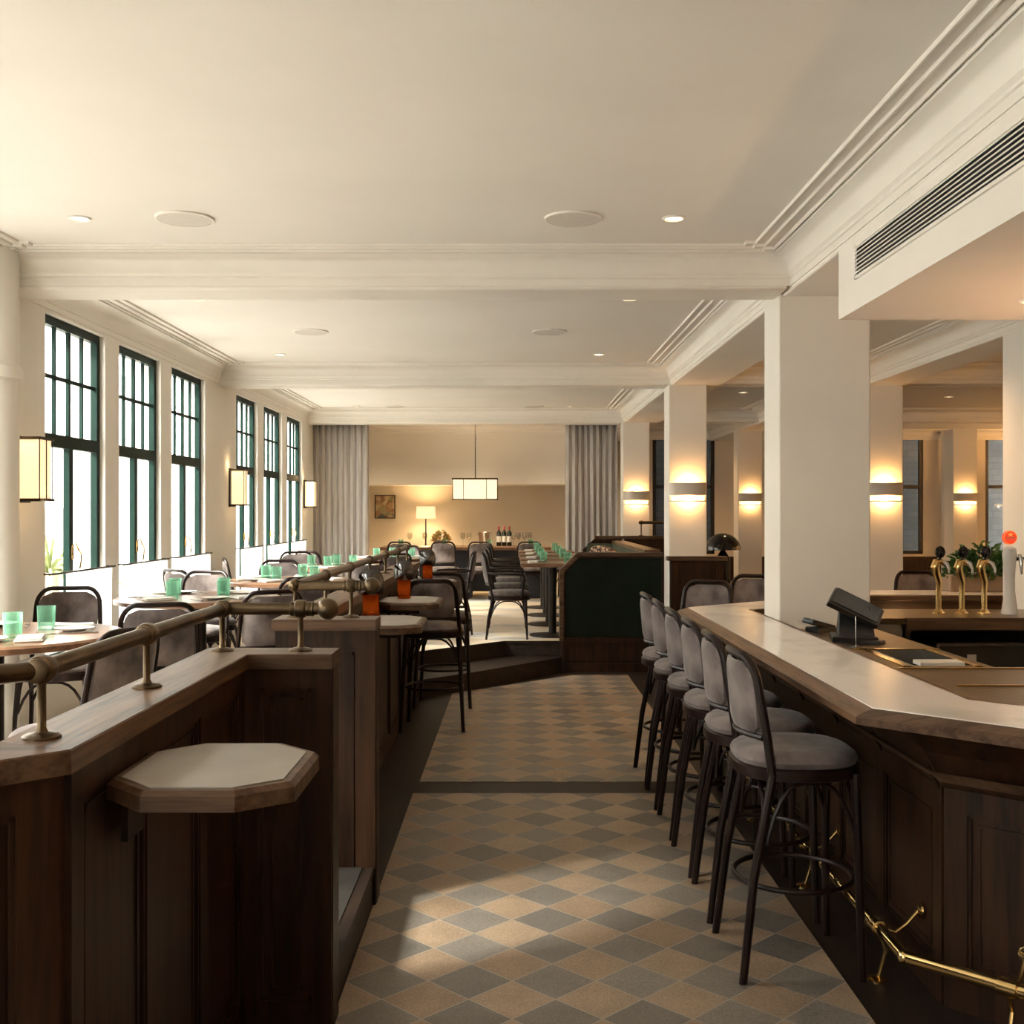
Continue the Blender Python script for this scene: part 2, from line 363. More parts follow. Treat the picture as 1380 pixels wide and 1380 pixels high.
# ------------------------------------------------------------------ room shell
WL, WR, YB, YF, CZ, BZ = -2.81, 9.5, -3.0, 19.0, 2.98, 2.79
struct(MB().box(WL-.3, WR+.3, YB-.3, YF+.3, -.2, 0).build('floor', 'oak_dark', smooth=False))
struct(MB().prism([(-.56, -.5), (1.12, -.5), (1.12, 6.24), (-.555, 6.24)], -.01, .004).build('floor_tiles', 'tile', smooth=False))
struct(MB().prism([(-.54, 6.51), (1.12, 6.51), (1.12, 10.77), (.60, 10.77), (-.52, 9.67)], -.01, .004).build('floor_tiles', 'tile', smooth=False))
pf = [(WL, YB), (-1.9, YB), (-1.9, 1.02), (-.88, 2.04), (-.88, 10.2), (-.07, 11.05), (1.5, 11.05), (1.5, YF), (WL, YF)]
struct(MB().prism(pf, 0, .30).build('floor_platform', 'rug', smooth=False))
MBs = MB().prism([(-.90, 9.36), (-.42, 9.84), (.48, 10.94), (.48, 11.06), (-.07, 11.055), (-.88, 10.205)], 0, .15)
struct(MBs.build('floor_step', 'oak_dark', smooth=False))
mb = MB().sweep([(-.88, 10.19), (-.075, 11.04), (.48, 11.04)], [(-.012, .15), (.0, .15), (.0, .303), (-.02, .303), (-.02, .275), (-.012, .275)])
struct(mb.build('trim_1', 'oak_dark', smooth=False))
mb = MB().box(-.88, -.56, 3.50, 4.47, 0, .15); mb.box(-.88, -.555, 3.50, 4.47, .125, .153)
struct(mb.build('floor_step', 'oak_dark', smooth=False))
struct(MB().box(-.86, -.60, 3.51, 4.46, .150, .156).build('step_tread', 'tread', smooth=False))
struct(MB().box(WL-.3, WR+.3, YB-.3, YF+.3, CZ, CZ+.15).build('ceiling', 'ceiling', smooth=False))
# left wall round the window openings
mb = MB(); X0, X1 = WL-.25, WL
mb.box(X0, X1, YB, YF, 0, SILL); mb.box(X0, X1, YB, YF, HEAD, CZ)
ys = [YB]+[v for w in WIN for v in w]+[YF]
for i in range(0, len(ys), 2): mb.box(X0, X1, ys[i], ys[i+1], SILL, HEAD)
struct(mb.build('wall_left', 'plaster', smooth=False))
struct(MB().box(WR, WR+.2, YB, YF, 0, CZ).build('wall_right', 'plaster', smooth=False))
struct(MB().box(WL-.25, WR+.2, YB-.2, YB, 0, CZ).build('wall_front', 'plaster', smooth=False))
# back wall with three openings in the side room
mb = MB(); bz0, bz1 = .86, 2.87
mb.box(1.5, WR, YF, YF+.2, 0, bz0); mb.box(1.5, WR, YF, YF+.2, bz1, CZ)
xs = [1.5, 2.40, 3.46, 5.95, 7.02, 8.08, 9.1, WR]
for i in range(0, 8, 2): mb.box(xs[i], xs[i+1], YF, YF+.2, bz0, bz1)
struct(mb.build('wall_back', 'backwall', smooth=False))
struct(MB().box(WL-.25, 1.5, YF, YF+.2, 0, CZ).build('wall_back', 'backwall', smooth=False))
struct(MB().box(WL, 1.5, 17.8, YF, 2.02, CZ).build('wall_back_bulkhead', 'plaster', smooth=False))
# beams
def beam(x0, x1, y0, y1, z=BZ): return struct(MB().box(x0, x1, y0, y1, z, CZ).build('ceiling_beam', 'trim', bevel=.012))
beam(WL, 1.5, 6.06, 6.36); beam(WL, 1.5, 10.66, 10.95); beam(WL, 1.5, 15.2, 15.48)
beam(1.52, 2.0, YB, YF, BZ+.001); beam(3.375, 3.74, YB, YF, BZ+.001)
for y in (6.3, 10.66, 15.2): beam(2.0, WR, y, y+.3, BZ+.03)
# columns
def column(x0, x1, y0, y1):
    return struct(MB().box(x0, x1, y0, y1, 0, BZ+.02).build('column', 'plaster', bevel=.008))
column(1.50, 2.013, 6.25, 6.62); column(1.50, 1.862, 10.64, 10.98); column(1.50, 1.862, 15.05, 15.4)
column(3.375, 3.74, 10.64, 11.0); column(3.375, 3.74, 6.25, 7.66); column(3.375, 3.73, 16.6, 16.95); column(6.50, 6.86, 16.4, 16.75)
mb = MB().lathe((-2.77, 5.93, .30), [(.15, 0), (.15, .05), (.135, .07), (.135, 1.98), (.15, 1.99), (.155, 2.02), (.15, 2.05), (.135, 2.06), (.135, 2.68)], 32)
struct(mb.build('column', 'trim'))
struct(MB().lathe((7.33, 18.85, 0), [(.06, 0), (.06, 2.98)], 16).build('trim_2', 'plaster'))
mb = MB().box(1.51, WR, YF-.05, YF-.005, 0, .82); panels(mb, (1.55, YF-.05), (WR, YF-.05), .1, .80, 10)
struct(mb.build('trim_wainscot', 'oak_v', smooth=False))
# stepped plaster cornices round each ceiling bay
def cornice(name, x0, x1, y0, y1, sides=True):
    mb = MB(); r = [(x0, y0), (x1, y0), (x1, y1), (x0, y1)]   # counter-clockwise, left = inwards
    prof = [(-.01, BZ+.02), (.008, BZ+.02), (.008, BZ+.055), (.016, BZ+.06), (.016, BZ+.072), (.024, BZ+.08)]
    for k in range(7):
        a = k/6*PI/2; prof.append((.030+.085*(1-math.cos(a)), BZ+.085+.085*math.sin(a)))
    prof += [(.115, CZ+.01), (-.01, CZ+.01)]
    mb.sweep(r, prof, True)
    for o in (.125, .19, .25):
        n = .05; a0, a1, b0, b1 = x0+o, x1-o, y0+o, y1-o
        lp = [(a0+n, b0), (a1-n, b0), (a1-n, b0+n), (a1, b0+n), (a1, b1-n), (a1-n, b1-n), (a1-n, b1), (a0+n, b1), (a0+n, b1-n), (a0, b1-n), (a0, b0+n), (a0+n, b0+n)]
        mb.sweep(lp, [(0, CZ+.01), (0, CZ-.011), (.004, CZ-.014), (.010, CZ-.014), (.014, CZ-.008), (.014, CZ+.01)], True)
    return struct(mb.build(name, 'trim'))
n = 3
for b in [(WL, 1.52, YB, 6.06), (WL, 1.52, 6.36, 10.66), (WL, 1.52, 10.95, 15.2), (WL, 1.5, 15.48, 17.8),
          (2.0, 3.375, 6.6, 10.66), (2.0, 3.375, 10.96, 15.2), (3.74, WR, 6.6, 10.66), (3.74, WR, 10.96, 15.2), (3.74, WR, 15.5, YF), (2.0, 3.375, 15.5, YF)]:
    cornice('trim_%d' % n, *b); n += 1
# dropped duct box over the bar
struct(MB().box(1.52, WR, YB, 5.18, 2.474, BZ+.01).build('ceiling_bulkhead', 'plaster', smooth=False))
v = empty('vent_grille', (1.52, 3.9, 2.68)); tag(v, 'long white slatted air vent set in the bulkhead above the bar', 'vent')
mb = MB(); L = 1.9
for z0, z1 in ((-.075, -.062), (.062, .075)): mb.box(-.012, .002, -L/2, L/2, z0, z1)
for y in (-L/2, L/2-.012): mb.box(-.012, .002, y, y+.012, -.075, .075)
mb.build('vent_frame', 'trim', v, False); v.location.y = 4.91-L/2
MB().box(-.003, .003, -L/2+.01, L/2-.01, -.064, .064).build('vent_cavity', 'black', v, False)
for k in range(7):
    z = -.054+k*.0175; MB().add([(-.012, -L/2+.01, z), (-.012, L/2-.01, z), (-.002, L/2-.01, z+.010), (-.002, -L/2+.01, z+.010), (-.012, -L/2+.01, z+.005), (-.012, L/2-.01, z+.005), (-.003, L/2-.01, z+.013), (-.003, -L/2+.01, z+.013)],
        [(0, 1, 2, 3), (4, 5, 6, 7), (0, 1, 5, 4), (2, 3, 7, 6), (0, 3, 7, 4), (1, 2, 6, 5)]).build('slat', 'trim', v, False)

# windows, left wall
def window(i, y0, y1):
    w = struct(empty('window_%d' % i, (WL-.06, (y0+y1)/2, SILL))); hw = (y1-y0)/2; H = HEAD-SILL
    def B(y0, y1, z0, z1, x0=-.022, x1=.022): m.box(x0, x1, y0, y1, z0, z1)
    m = MB(); B(-hw, -hw+.055, 0, H); B(hw-.055, hw, 0, H); B(-hw+.055, hw-.055, H-.055, H); B(-hw+.055, hw-.055, 0, .06)
    m.build('window_frame', 'green_paint', w, False)
    m = MB(); B(-hw+.05, hw-.05, 1.385, 1.465, -.026, .028); m.build('transom', 'green_paint', w, False)
    m = MB()
    for k in (1, 2, 3):
        yy = -hw+.05+(2*hw-.1)*k/4; t = .016 if k == 2 else .011; B(yy-t, yy+t, 1.46, H-.05, -.011, .011)
    B(-hw+.05, hw-.05, 1.81, 1.835, -.007, .007); m.build('glazing_bars', 'green_paint', w, False)
    m = MB(); B(-.032, .032, .05, 1.39, -.019, .021); B(-hw+.05, hw-.05, .05, .10, -.016, .016); m.build('casement_stile', 'green_paint', w, False)
    m = MB(); B(-hw+.05, hw-.05, .05, H-.05, -.003, .003); m.build('pane', 'pane', w, False)
    h = MB(); h.lathe((.026, 0, .72), [(.010, -.045), (.012, -.04), (.012, .04), (.010, .045)], 10)
    h.tube([(.03, 0, .75), (.05, .0, .79), (.06, .015, .74), (.065, .05, .71), (.06, .065, .66), (.055, .055, .61)], .0065, 6); h.build('handle', 'brass', w)
    m = MB(); m.box(.02, .10, -hw, hw, -.03, .0); m.build('window_sill', 'trim', w, False)
for i, (a, b) in enumerate(WIN): window(i+1, a, b)
for i, (a, b) in enumerate([(2.40, 3.46), (5.95, 7.02), (8.08, 9.1)]):
    w = struct(empty('window_%d' % (13+i), ((a+b)/2, YF+.05, bz0))); hw = (b-a)/2; H = bz1-bz0
    m = MB(); m.box(-hw, -hw+.06, -.03, .03, 0, H); m.box(hw-.06, hw, -.03, .03, 0, H); m.box(-hw, hw, -.03, .03, H-.06, H); m.box(-hw, hw, -.03, .03, 0, .06); m.box(-hw+.05, hw-.05, -.025, .025, 1.12, 1.18)
    m.build('window_frame', 'black', w, False)
    m = MB(); m.box(-hw+.05, hw-.05, -.003, .003, .05, H-.05); m.build('pane', 'pane', w, False)

# outside
struct(MB().box(-40, WL-.26, -20, 40, -.3, -.05).build('ground', 'paving', smooth=False))
struct(MB().box(WL, WR+3, YF+.25, 30, -.3, -.05).build('ground', 'paving', smooth=False))
struct(MB().box(1.3, 1.6, YF+.21, 21.0, -.05, 9.5).build('sky_block_wall', 'block', smooth=False))  # unseen side walls, added to keep sky light off the block wall
struct(MB().box(WR+1.5, WR+1.7, YF+.21, 21.0, -.05, 9.5).build('sky_block_wall', 'block', smooth=False))
struct(MB().box(1.3, WR+1.7, YF-.3, YF, CZ+.16, 9.5).build('sky_block_upper_wall', 'block', smooth=False))  # unseen upper wall, added to narrow the sky above the rear windows
tag(MB().box(1.6, WR+1.5, 20.8, 21.0, -.05, 9.5).build('garden_wall', 'block', smooth=False), 'grey block wall seen outside the black framed rear windows', 'wall')  # seen low down; extra height added to block the sky
tag(MB().box(-16, -14, -14, 44, -.05, 6.5).build('street_building', 'facade', smooth=False), 'pale washed out building across the street, seen through the windows', 'building')
mb = MB().box(-5.6, -4.75, 11.8, 13.2, -.05, 1.62); tag(mb.build('garden_shed', 'concrete', smooth=False), 'low grey block outside the nearest green window', 'building')
pl = empty('palm', (-4.05, 9.75, -.05)); tag(pl, 'spiky palm outside the nearest green framed window', 'palm')
MB().lathe((0, 0, 0), [(.10, 0), (.07, .5), (.08, 1.1)], 10).build('trunk', 'terra', pl)
mb = MB()
for k in range(46):
    a = random.uniform(0, 2*PI); e = random.uniform(.1, 1.3); ln = random.uniform(.6, 1.0); pts = []
    for t in range(6):
        q = t/5; pts.append((math.cos(a)*ln*q*math.cos(e), math.sin(a)*ln*q*math.cos(e), 1.1+ln*q*math.sin(e)-.45*q*q))
    mb.tube(pts, [.006, .014, .014, .011, .007, .001], 4)
mb.build('fronds', 'palm_leaf', pl)

# rail and partition
def rail(name, path, posts, ends, label, zr=1.28, zc=1.15, r=.019, group=None):
    t = empty(name, (path[0][0], path[0][1], zc)); tag(t, label, 'handrail', group); ox, oy = path[0][0], path[0][1]
    L3 = lambda p, z=zr: (p[0]-ox, p[1]-oy, z-zc)
    MB().tube([L3(p) for p in path], r, 20).build('rail_tube', 'brass_old', t)
    for p in path[1:-1]:
        m = MB().sphere(L3(p), r*1.12); m.build('elbow', 'brass_old', t)
    for (p, d) in posts:
        m = MB(); c = L3(p, zc)
        m.lathe(c, [(.036, 0), (.036, .004), (.030, .008), (.012, .012), (.0085, .02), (.0085, zr-zc-.03), (.013, zr-zc-.022), (.013, zr-zc-.012)], 20)
        for k in range(3):
            a = k*2*PI/3+.4; m.lathe((c[0]+.026*math.cos(a), c[1]+.026*math.sin(a), .004), [(.005, 0), (.004, .005)], 8)
        m.build('post', 'brass_old', t)
        m = MB(); v = Vector((d[0], d[1], 0)).normalized(); q = Vector(L3(p))
        pr = [(-.032, r*1.0), (-.030, r*1.18), (-.024, r*1.22), (-.018, r*1.18), (-.014, r*1.42), (0, r*1.52), (.014, r*1.42), (.018, r*1.18), (.024, r*1.22), (.030, r*1.18), (.032, r)]
        m.tube([q+v*a for a, b in pr], [b for a, b in pr], 20); m.build('collar', 'brass_old', t)
    for p, d in ends:
        m = MB(); q = Vector(L3(p)); v = Vector((d[0], d[1], 0)).normalized()
        R0 = .034; pr = [(-.05, r), (-.048, r*1.2), (-.04, r*1.25), (-.036, r*.8), (-.033, .012)]
        for k in range(1, 12):
            a = PI*k/12; pr.append((-R0*math.cos(a)+.004, max(R0*math.sin(a), .012 if k < 3 else .001)))
        pr.append((R0+.004, .0008))
        m.tube([q+v*a for a, b in pr], [max(b, .0008) for a, b in pr], 20); m.build('ball_finial', 'brass_old', t)
    return t
def partition(path, label, segs, grp=None, zc=1.15):
    t = empty('oak_partition', (0, 0, 0)); tag(t, label, 'partition', grp)
    MB().sweep(path, [(-.055, 0), (.055, 0), (.055, zc-.044), (-.055, zc-.044)]).build('partition_body', 'oak_v', t, False)
    cp = list(path)
    sweep_split(cp, [(-.082, zc-.045), (.082, zc-.045), (.082, zc-.003), (.079, zc), (-.079, zc), (-.082, zc-.003)], 'cap_rail', t)
    for (P, Q, n) in segs:
        m = MB(); panels(m, P, Q, .0 if len(segs[0]) < 4 else .1, zc-.046, n); m.build('panelling', 'oak_v', t, False)
    return t
p1 = [(-.545, 3.445), (-.88, 3.445), (-.88, 2.05), (-1.55, 1.38)]
# faces toward the aisle (right hand of travel must point outwards)
f = .055
pt = partition(p1, 'low oak partition nearest the camera, with a chamfered corner', [
    ((-.825, 3.39), (-.825, 2.07), 3)[::1] if False else ((-.825, 2.05), (-.825, 3.385), 3),
    ((-.825, 3.39), (-.548, 3.39), 1), ((-1.50, 1.352), (-.838, 2.008), 2)])
p2 = [(-.545, 4.53), (-.90, 4.53), (-.88, 4.535), (-.88, 9.6)]
p2 = [(-.545, 4.53), (-.88, 4.53), (-.88, 9.6)]
pt2 = partition(p2, 'long oak partition behind the step opening, running to the rear steps', [
    ((-.95, 4.475), (-.548, 4.475), 1), ((-.825, 4.59), (-.825, 9.6), 7)])
pt2_ = None
rail('brass_handrail', [(-1.55, 1.42), (-.896, 2.11), (-.896, 3.45), (-.60, 3.45)],
     [((-.896, 2.12), (0, 1)), ((-.896, 2.73), (0, 1)), ((-.896, 3.44), (0, 1)), ((-.655, 3.45), (1, 0)), ((-1.35, 1.63), (1, 1))], [((-.575, 3.45), (1, 0))],
     'thick aged brass handrail on the partition nearest the camera')
rail('brass_handrail', [(-.60, 4.53), (-.888, 4.53), (-.888, 9.5)],
     [((-.655, 4.53), (1, 0)), ((-.888, 4.56), (0, 1))]+[((-.888, y), (0, 1)) for y in (5.3, 6.1, 6.95, 7.8, 8.65, 9.4)], [((-.575, 4.53), (1, 0))],
     'long aged brass handrail receding on the farther partition')

# ------------------------------------------------------------------ small octagonal wall tables
def octa(x0, x1, y0, y1, c): return [(x0, y0+c), (x0+c, y0), (x1-c, y0), (x1, y0+c*.8), (x1, y1-c), (x1-c, y1), (x0+c, y1), (x0, y1-c)]
def wall_table(cy, label, ln=.455):
    t = empty('octagonal_table', (-.62, cy, 0)); tag(t, label, 'table', 'octagonal tables fixed to the partition')
    o = octa(-.188, .192, -ln/2, ln/2, .10)
    m = MB().prism(o, 1.008, 1.048, .010); m.build('tabletop', 'oak_x', t, False)
    MB().prism(inset(o, .026), 1.046, 1.0505).build('stone_inlay', 'stone', t, False)
    m = MB(); m.box(-.186, .06, -.015, .015, .965, 1.008); m.box(-.186, -.172, -.05, .05, .90, 1.008); m.build('bracket', 'oak_dark', t, False)
    return t
wall_table(2.345, 'octagonal stone-topped table on the nearest partition, in the foreground')
wall_table(5.45, 'small octagonal table just past the nearer ball finial of the long partition', .56)
wall_table(6.75, 'small octagonal table holding a candle lantern, middle of the long partition', .56)
wall_table(8.67, 'octagonal table farthest down the partition, in front of the high stools', .44)

# ------------------------------------------------------------------ chairs and stools
def hoop(w0, w1, zs, zt, y0, lean, bow, rc=.07):
    pts = [(-w0, zs)]; pts.append((-(w0*.7+w1*.3), zs+(zt-zs)*.3)); pts.append((-w1, zt-rc*1.3))
    for k in range(1, 7):
        a = k/6*PI/2; pts.append((-w1+rc*(1-math.cos(a)), zt-rc*1.3+rc*1.3*math.sin(a)))
    pts += [(-x, z) for x, z in pts[::-1]]
    Y = lambda x, z: y0-lean*(z-zs)/(zt-zs)-bow*(1-(x/max(w0, w1))**2)
    return [(x, Y(x, z), z) for x, z in pts], Y
def make_chair(name, label, cat, seat_z, top, high=False, arms=False, R=.215):
    t = empty(name, (0, 0, 0)); tag(t, label, cat)
    # cushion: superellipse dome
    def ring(s, z, p=2.6, r=R, oy=0):
        out = []
        for i in range(32):
            a = 2*PI*i/32; c, q = math.cos(a), math.sin(a)
            out.append((s*r*math.copysign(abs(c)**(2/p), c), s*r*.97*math.copysign(abs(q)**(2/p), q)+oy, z))
        return out
    MB().rings([ring(s, seat_z+z) for s, z in ((.93, -.045), (.99, -.035), (1.02, -.018), (.99, -.004), (.90, .010), (.70, .018), (.4, .022), (.1, .023))]).build('seat', 'velvet', t)
    MB().rings([ring(1.0, seat_z-.08), ring(1.04, seat_z-.076), ring(1.04, seat_z-.042), ring(1.0, seat_z-.036)]).build('seat_frame', 'bent', t)
    fl = .225 if high else .20; ry = .195; rx = .165
    zs = seat_z-.06; tr = .0155 if high else .0125; yb = -.120 if high else -.165; ln = .035 if high else .075
    wl = .196 if high else .182
    hp, Y = hoop(wl, .170, zs, top, yb, ln, .065 if high else .045, .075)
    MB().tube(hp, tr, 10).build('back_frame', 'bent', t)
    for sx in (-1, 1):
        sp = .05 if high else .03
        MB().tube([(sx*wl, yb, zs), (sx*(wl+sp*.25), (yb-.235)/2-.01, zs*.5), (sx*(wl+sp*.6), -.228, 0)], [tr, tr, tr*.9], 10).build('leg', 'bent', t)
        MB().tube([(sx*rx, ry-.025, zs), (sx*(rx+sp*.5), ry-.02, zs*.5), (sx*(rx+sp*.8), ry-.012, 0)], [tr*1.1, tr, tr*.85], 10).build('leg', 'bent', t)
    # upholstered back panel
    zb = seat_z+(.075 if high else .09); zt2 = top-.022; nx, nz = 12, 12; w = .158; rc = .065
    def half(z):
        if z > zt2-rc*1.2: q = (z-(zt2-rc*1.2))/(rc*1.2); return w-rc*(1-math.sqrt(max(0, 1-q*q)))
        if z < zb+.03: q = (zb+.03-z)/.03; return w-.02*(1-math.sqrt(max(0, 1-q*q)))
        return w
    F = []; Bk = []
    for j in range(nz+1):
        z = zb+(zt2-zb)*j/nz; h = half(z)
        for i in range(nx+1):
            x = h*(-1+2*i/nx); e = min(1, min(1-abs(-1+2*i/nx), min(j, nz-j)/nz*2)*4); y = Y(x, z)
            F.append((x, y+.006+.012*e, z)); Bk.append((x, y-.006-.008*e, z))
    m = MB(); n1 = nx+1; fs = []
    for j in range(nz):
        for i in range(nx):
            a = j*n1+i; fs.append((a, a+1, a+n1+1, a+n1)); o = len(F); fs.append((o+a, o+a+n1, o+a+n1+1, o+a+1))
    edge = [i for i in range(n1)]+[j*n1+nx for j in range(1, nz+1)]+[nz*n1+i for i in range(nx-1, -1, -1)]+[j*n1 for j in range(nz-1, 0, -1)]
    for k in range(len(edge)): a, b = edge[k], edge[(k+1) % len(edge)]; fs.append((a, b, b+len(F), a+len(F)))
    m.add(F+Bk, fs); m.build('backrest', 'velvet', t)
    m = MB().tube([(x, Y(x, zb-.012), zb-.012) for x in [(-.172+.344*k/10) for k in range(11)]], .011, 8); m.build('back_rail', 'bent', t)
    # under-seat arches / ring
    if high:
        z = .30; pr = lambda a: ((.212)*math.cos(a), (.205)*math.sin(a), z)
        MB().tube([pr(2*PI*k/36) for k in range(36)], .0095, 8, closed=True).build('footrest_ring', 'bent', t)
    m = MB(); zz = seat_z-.085; dd = .20 if high else .16; yb2 = yb-.02
    for (A, B) in (((-.17, .17), (.17, .17)), ((-wl, yb2), (-.17, .17)), ((wl, yb2), (.17, .17)), ((-wl, yb2), (wl, yb2))):
        P = []
        for k in range(13):
            q = k/12; s = 4*q*(1-q); P.append((A[0]+(B[0]-A[0])*q, A[1]+(B[1]-A[1])*q, zz-dd*(1-s)**1.6-.002))
        m.tube(P, .0075, 6)
    m.build('arched_brace', 'bent', t)
    if arms:
        for sx in (-1, 1):
            za = seat_z+.19
            MB().tube([(sx*.17, -.215, za+.01), (sx*.225, -.15, za), (sx*.25, 0, za), (sx*.24, .12, za-.005), (sx*.215, .15, za-.03), (sx*.195, .13, seat_z-.05)], .012, 8).build('armrest', 'bent', t)
    return t
stool = make_chair('bar_stool', '', 'stool', .75, 1.085, high=True)
chair = make_chair('dining_chair', '', 'chair', .47, .85)
armch = make_chair('dining_armchair', '', 'chair', .47, .86, arms=True)
G = 'velvet bar stools along the bar'
nm = ['nearest the camera', 'second from the camera', 'third from the camera', 'fourth from the camera', 'fifth from the camera', 'farthest from the camera']
for k in range(6):
    place(stool, (.995, 3.95+.54*k, 0), -PI/2+[.02, -.03, .02, 0, -.02, .03][k], 'grey velvet bar stool with bentwood back at the marble bar, '+nm[k], G)
place(stool, (1.30, 7.72, 0), PI-.5, 'dark bar stool at the far angled end of the bar, left of the square column', 'bar stools beyond the bar')
place(stool, (1.80, 8.42, 0), PI-.4, 'dark bar stool half hidden behind the left edge of the square column', 'bar stools beyond the bar')
place(stool, (3.32, 9.0, 0), PI-.1, 'dark stool behind the far side of the bar, left of the beer taps', 'bar stools beyond the bar')
place(stool, (-.575, 8.2, 0), 0, 'tall dark stool beside the long partition, nearer of the pair', 'high stools by the long partition')
place(stool, (-.56, 9.15, 0), 0, 'tall dark stool beside the rear steps, farther of the pair', 'high stools by the long partition')
PZ = .30
G = 'velvet chairs round the window tables'
for x, y, a, lb in [
    (-1.63, 4.16, 68, 'grey velvet chair with its back to the handrail, nearest the camera'),
    (-1.72, 5.42, 18, 'pale lit velvet chair back just beyond the nearest chair by the handrail'),
    (-1.42, 6.22, 32, 'velvet chair seen from behind, just above the bend of the near handrail'),
    (-2.45, 6.02, 190, 'velvet chair on the far side of the nearest round table, by the first cafe curtain'),
    (-2.22, 7.72, 172, 'velvet chair on the far side of the second round table, under the middle window'),
    (-2.32, 8.40, -40, 'small dark velvet chair left of the third round table, by the window pier'),
    (-2.02, 9.55, 185, 'velvet chair behind the third round table'),
    (-1.42, 7.45, 20, 'light velvet chair in front of the third round table, beside the long handrail'),
    (-1.18, 8.30, 60, 'dark velvet chair right of the third round table, half behind the long handrail'),
    (-2.4, 10.35, -75, 'velvet chair between the third and fourth round tables, at the far window bay'),
    (-1.35, 9.75, 30, 'velvet chair in front of the fourth round table, just left of the handrail'),
    (-2.25, 11.6, 190, 'velvet chair behind the fourth round table by the last windows'),
    (-2.1, 12.3, -30, 'velvet chair left of the rearmost round table near the drape'),
    (-1.35, 13.8, 175, 'velvet chair behind the rearmost round table'),
    (-1.30, 11.55, 30, 'dark velvet chair in front of the rearmost round table'),
    (-2.62, 3.98, -30, 'dark velvet chair cut off by the left edge of the photo')]:
    place(chair, (x, y, PZ), math.radians(a), lb, G)
G = 'velvet chairs at the rear dining tables'
for x, y, a, lb in [
    (-.98, 16.1, 0, 'velvet chair in front of the long rear table, left one of the middle pair'),
    (-.45, 16.1, 0, 'velvet chair in front of the long rear table, right one of the middle pair'),
    (-1.6, 16.1, 0, 'velvet chair at the left part of the long rear table, below the table lamp'),
    (.25, 16.1, 0, 'velvet chair at the right end of the long rear table'),
    (-2.25, 16.6, -80, 'chair at the left end of the long rear table, lit by the lamp'),
    (.85, 16.6, 80, 'chair at the right end of the long rear table, beside the right drape')]:
    place(chair, (x, y, PZ), math.radians(a), lb, G)
nm = ['nearest of the row of four', 'second in the row of four', 'third in the row of four', 'last in the row of four']
for k in range(4):
    place(armch, (-.03, 11.35+1.12*k, PZ), -PI/2, 'velvet bentwood armchair facing the booth tables, '+nm[k], 'armchairs along the booth tables')
place(armch, (-.66, 11.75, PZ), math.radians(95), 'velvet armchair turned left, beyond the high stools', 'armchairs along the booth tables')

# ------------------------------------------------------------------ tables
tumb = empty('glass_tumbler', (0, 0, 0)); tag(tumb, '', 'glass')
def ribbed(r0, r1, z0, z1, n=40, inner=False):
    out = []
    for q in range(5):
        z = z0+(z1-z0)*q/4; r = r0+(r1-r0)*q/4
        out.append([(r*(1+(.035 if (i % 2 and not inner) else 0))*math.cos(2*PI*i/n), r*(1+(.035 if (i % 2 and not inner) else 0))*math.sin(2*PI*i/n), z) for i in range(n)])
    return out
tb = bpy.data.objects.new('x', None); bpy.data.objects.remove(tb)
m = MB(); R = ribbed(.034, .038, 0, .105); m.rings(R, True, False); m.rings([R[0], [(p[0]*.02, p[1]*.02, 0) for p in R[0]]], True, False)
m.rings([R[-1]]+ribbed(.031, .035, .018, .104, inner=True)[::-1]+[[(p[0]*.02, p[1]*.02, .018) for p in R[0]]], True, False)
bpy.data.objects.remove(tumb); tumb = m.build('glass_tumbler', 'greenglass'); tag(tumb, '', 'glass')
plate = MB().lathe((0, 0, 0), [(.045, 0), (.05, .004), (.082, .012), (.085, .015), (.080, .015), (.05, .008), (.001, .007)], 28).build('side_plate', 'plate'); tag(plate, '', 'plate')
m = MB().box(-.055, .055, -.09, .09, 0, .008); m.box(-.05, .05, -.085, .08, .008, .015); nap = m.build('folded_napkin', 'linen', bevel=.003); tag(nap, '', 'napkin')
knife = MB().box(-.008, .008, -.1, .0, 0, .005).add([(-.009, 0, 0), (.009, 0, 0), (.006, .11, 0), (-.003, .12, 0), (-.009, 0, .003), (.009, 0, .003), (.006, .11, .003), (-.003, .12, .003)], [(0, 1, 2, 3), (4, 5, 6, 7), (0, 1, 5, 4), (1, 2, 6, 5), (2, 3, 7, 6), (3, 0, 4, 7)]).build('table_knife', 'steel'); tag(knife, '', 'knife')
wineg = MB().lathe((0, 0, 0), [(.034, 0), (.034, .002), (.006, .006), (.004, .03), (.004, .09), (.014, .10), (.034, .125), (.040, .155), (.034, .205), (.033, .205), (.038, .155), (.032, .128), (.012, .105), (.001, .102)], 20).build('wine_glass', 'clear'); tag(wineg, '', 'glass')
def settings(cx, cy, z, spots, desc, group):
    gl = []; ps = []; ns = []; ks = []
    for (gx, gy, px, py, a) in spots:
        gl.append(place(tumb, (cx+gx, cy+gy, z+.001), 0, 'x', 'green tumblers'))
        ps.append(place(plate, (cx+px, cy+py, z+.001), 0, 'x', 'side plates'))
        r = math.hypot(px, py) or 1; ux, uy = px/r, py/r
        tx, ty = -uy, ux
        ns.append(place(nap, (cx+px*.98+tx*.165, cy+py*.98+ty*.165, z+.001), a, 'x', 'folded napkins'))
        ks.append(place(knife, (cx+px-tx*.115, cy+py-ty*.115, z+.001), a, 'x', 'table knives'))
    rank(gl, 'green ribbed glass tumbler on %s, {} there' % desc); rank(ps, 'white side plate on %s, {} there' % desc)
    rank(ns, 'folded pale napkin on %s, {} there' % desc); rank(ks, 'table knife on %s, {} there' % desc)
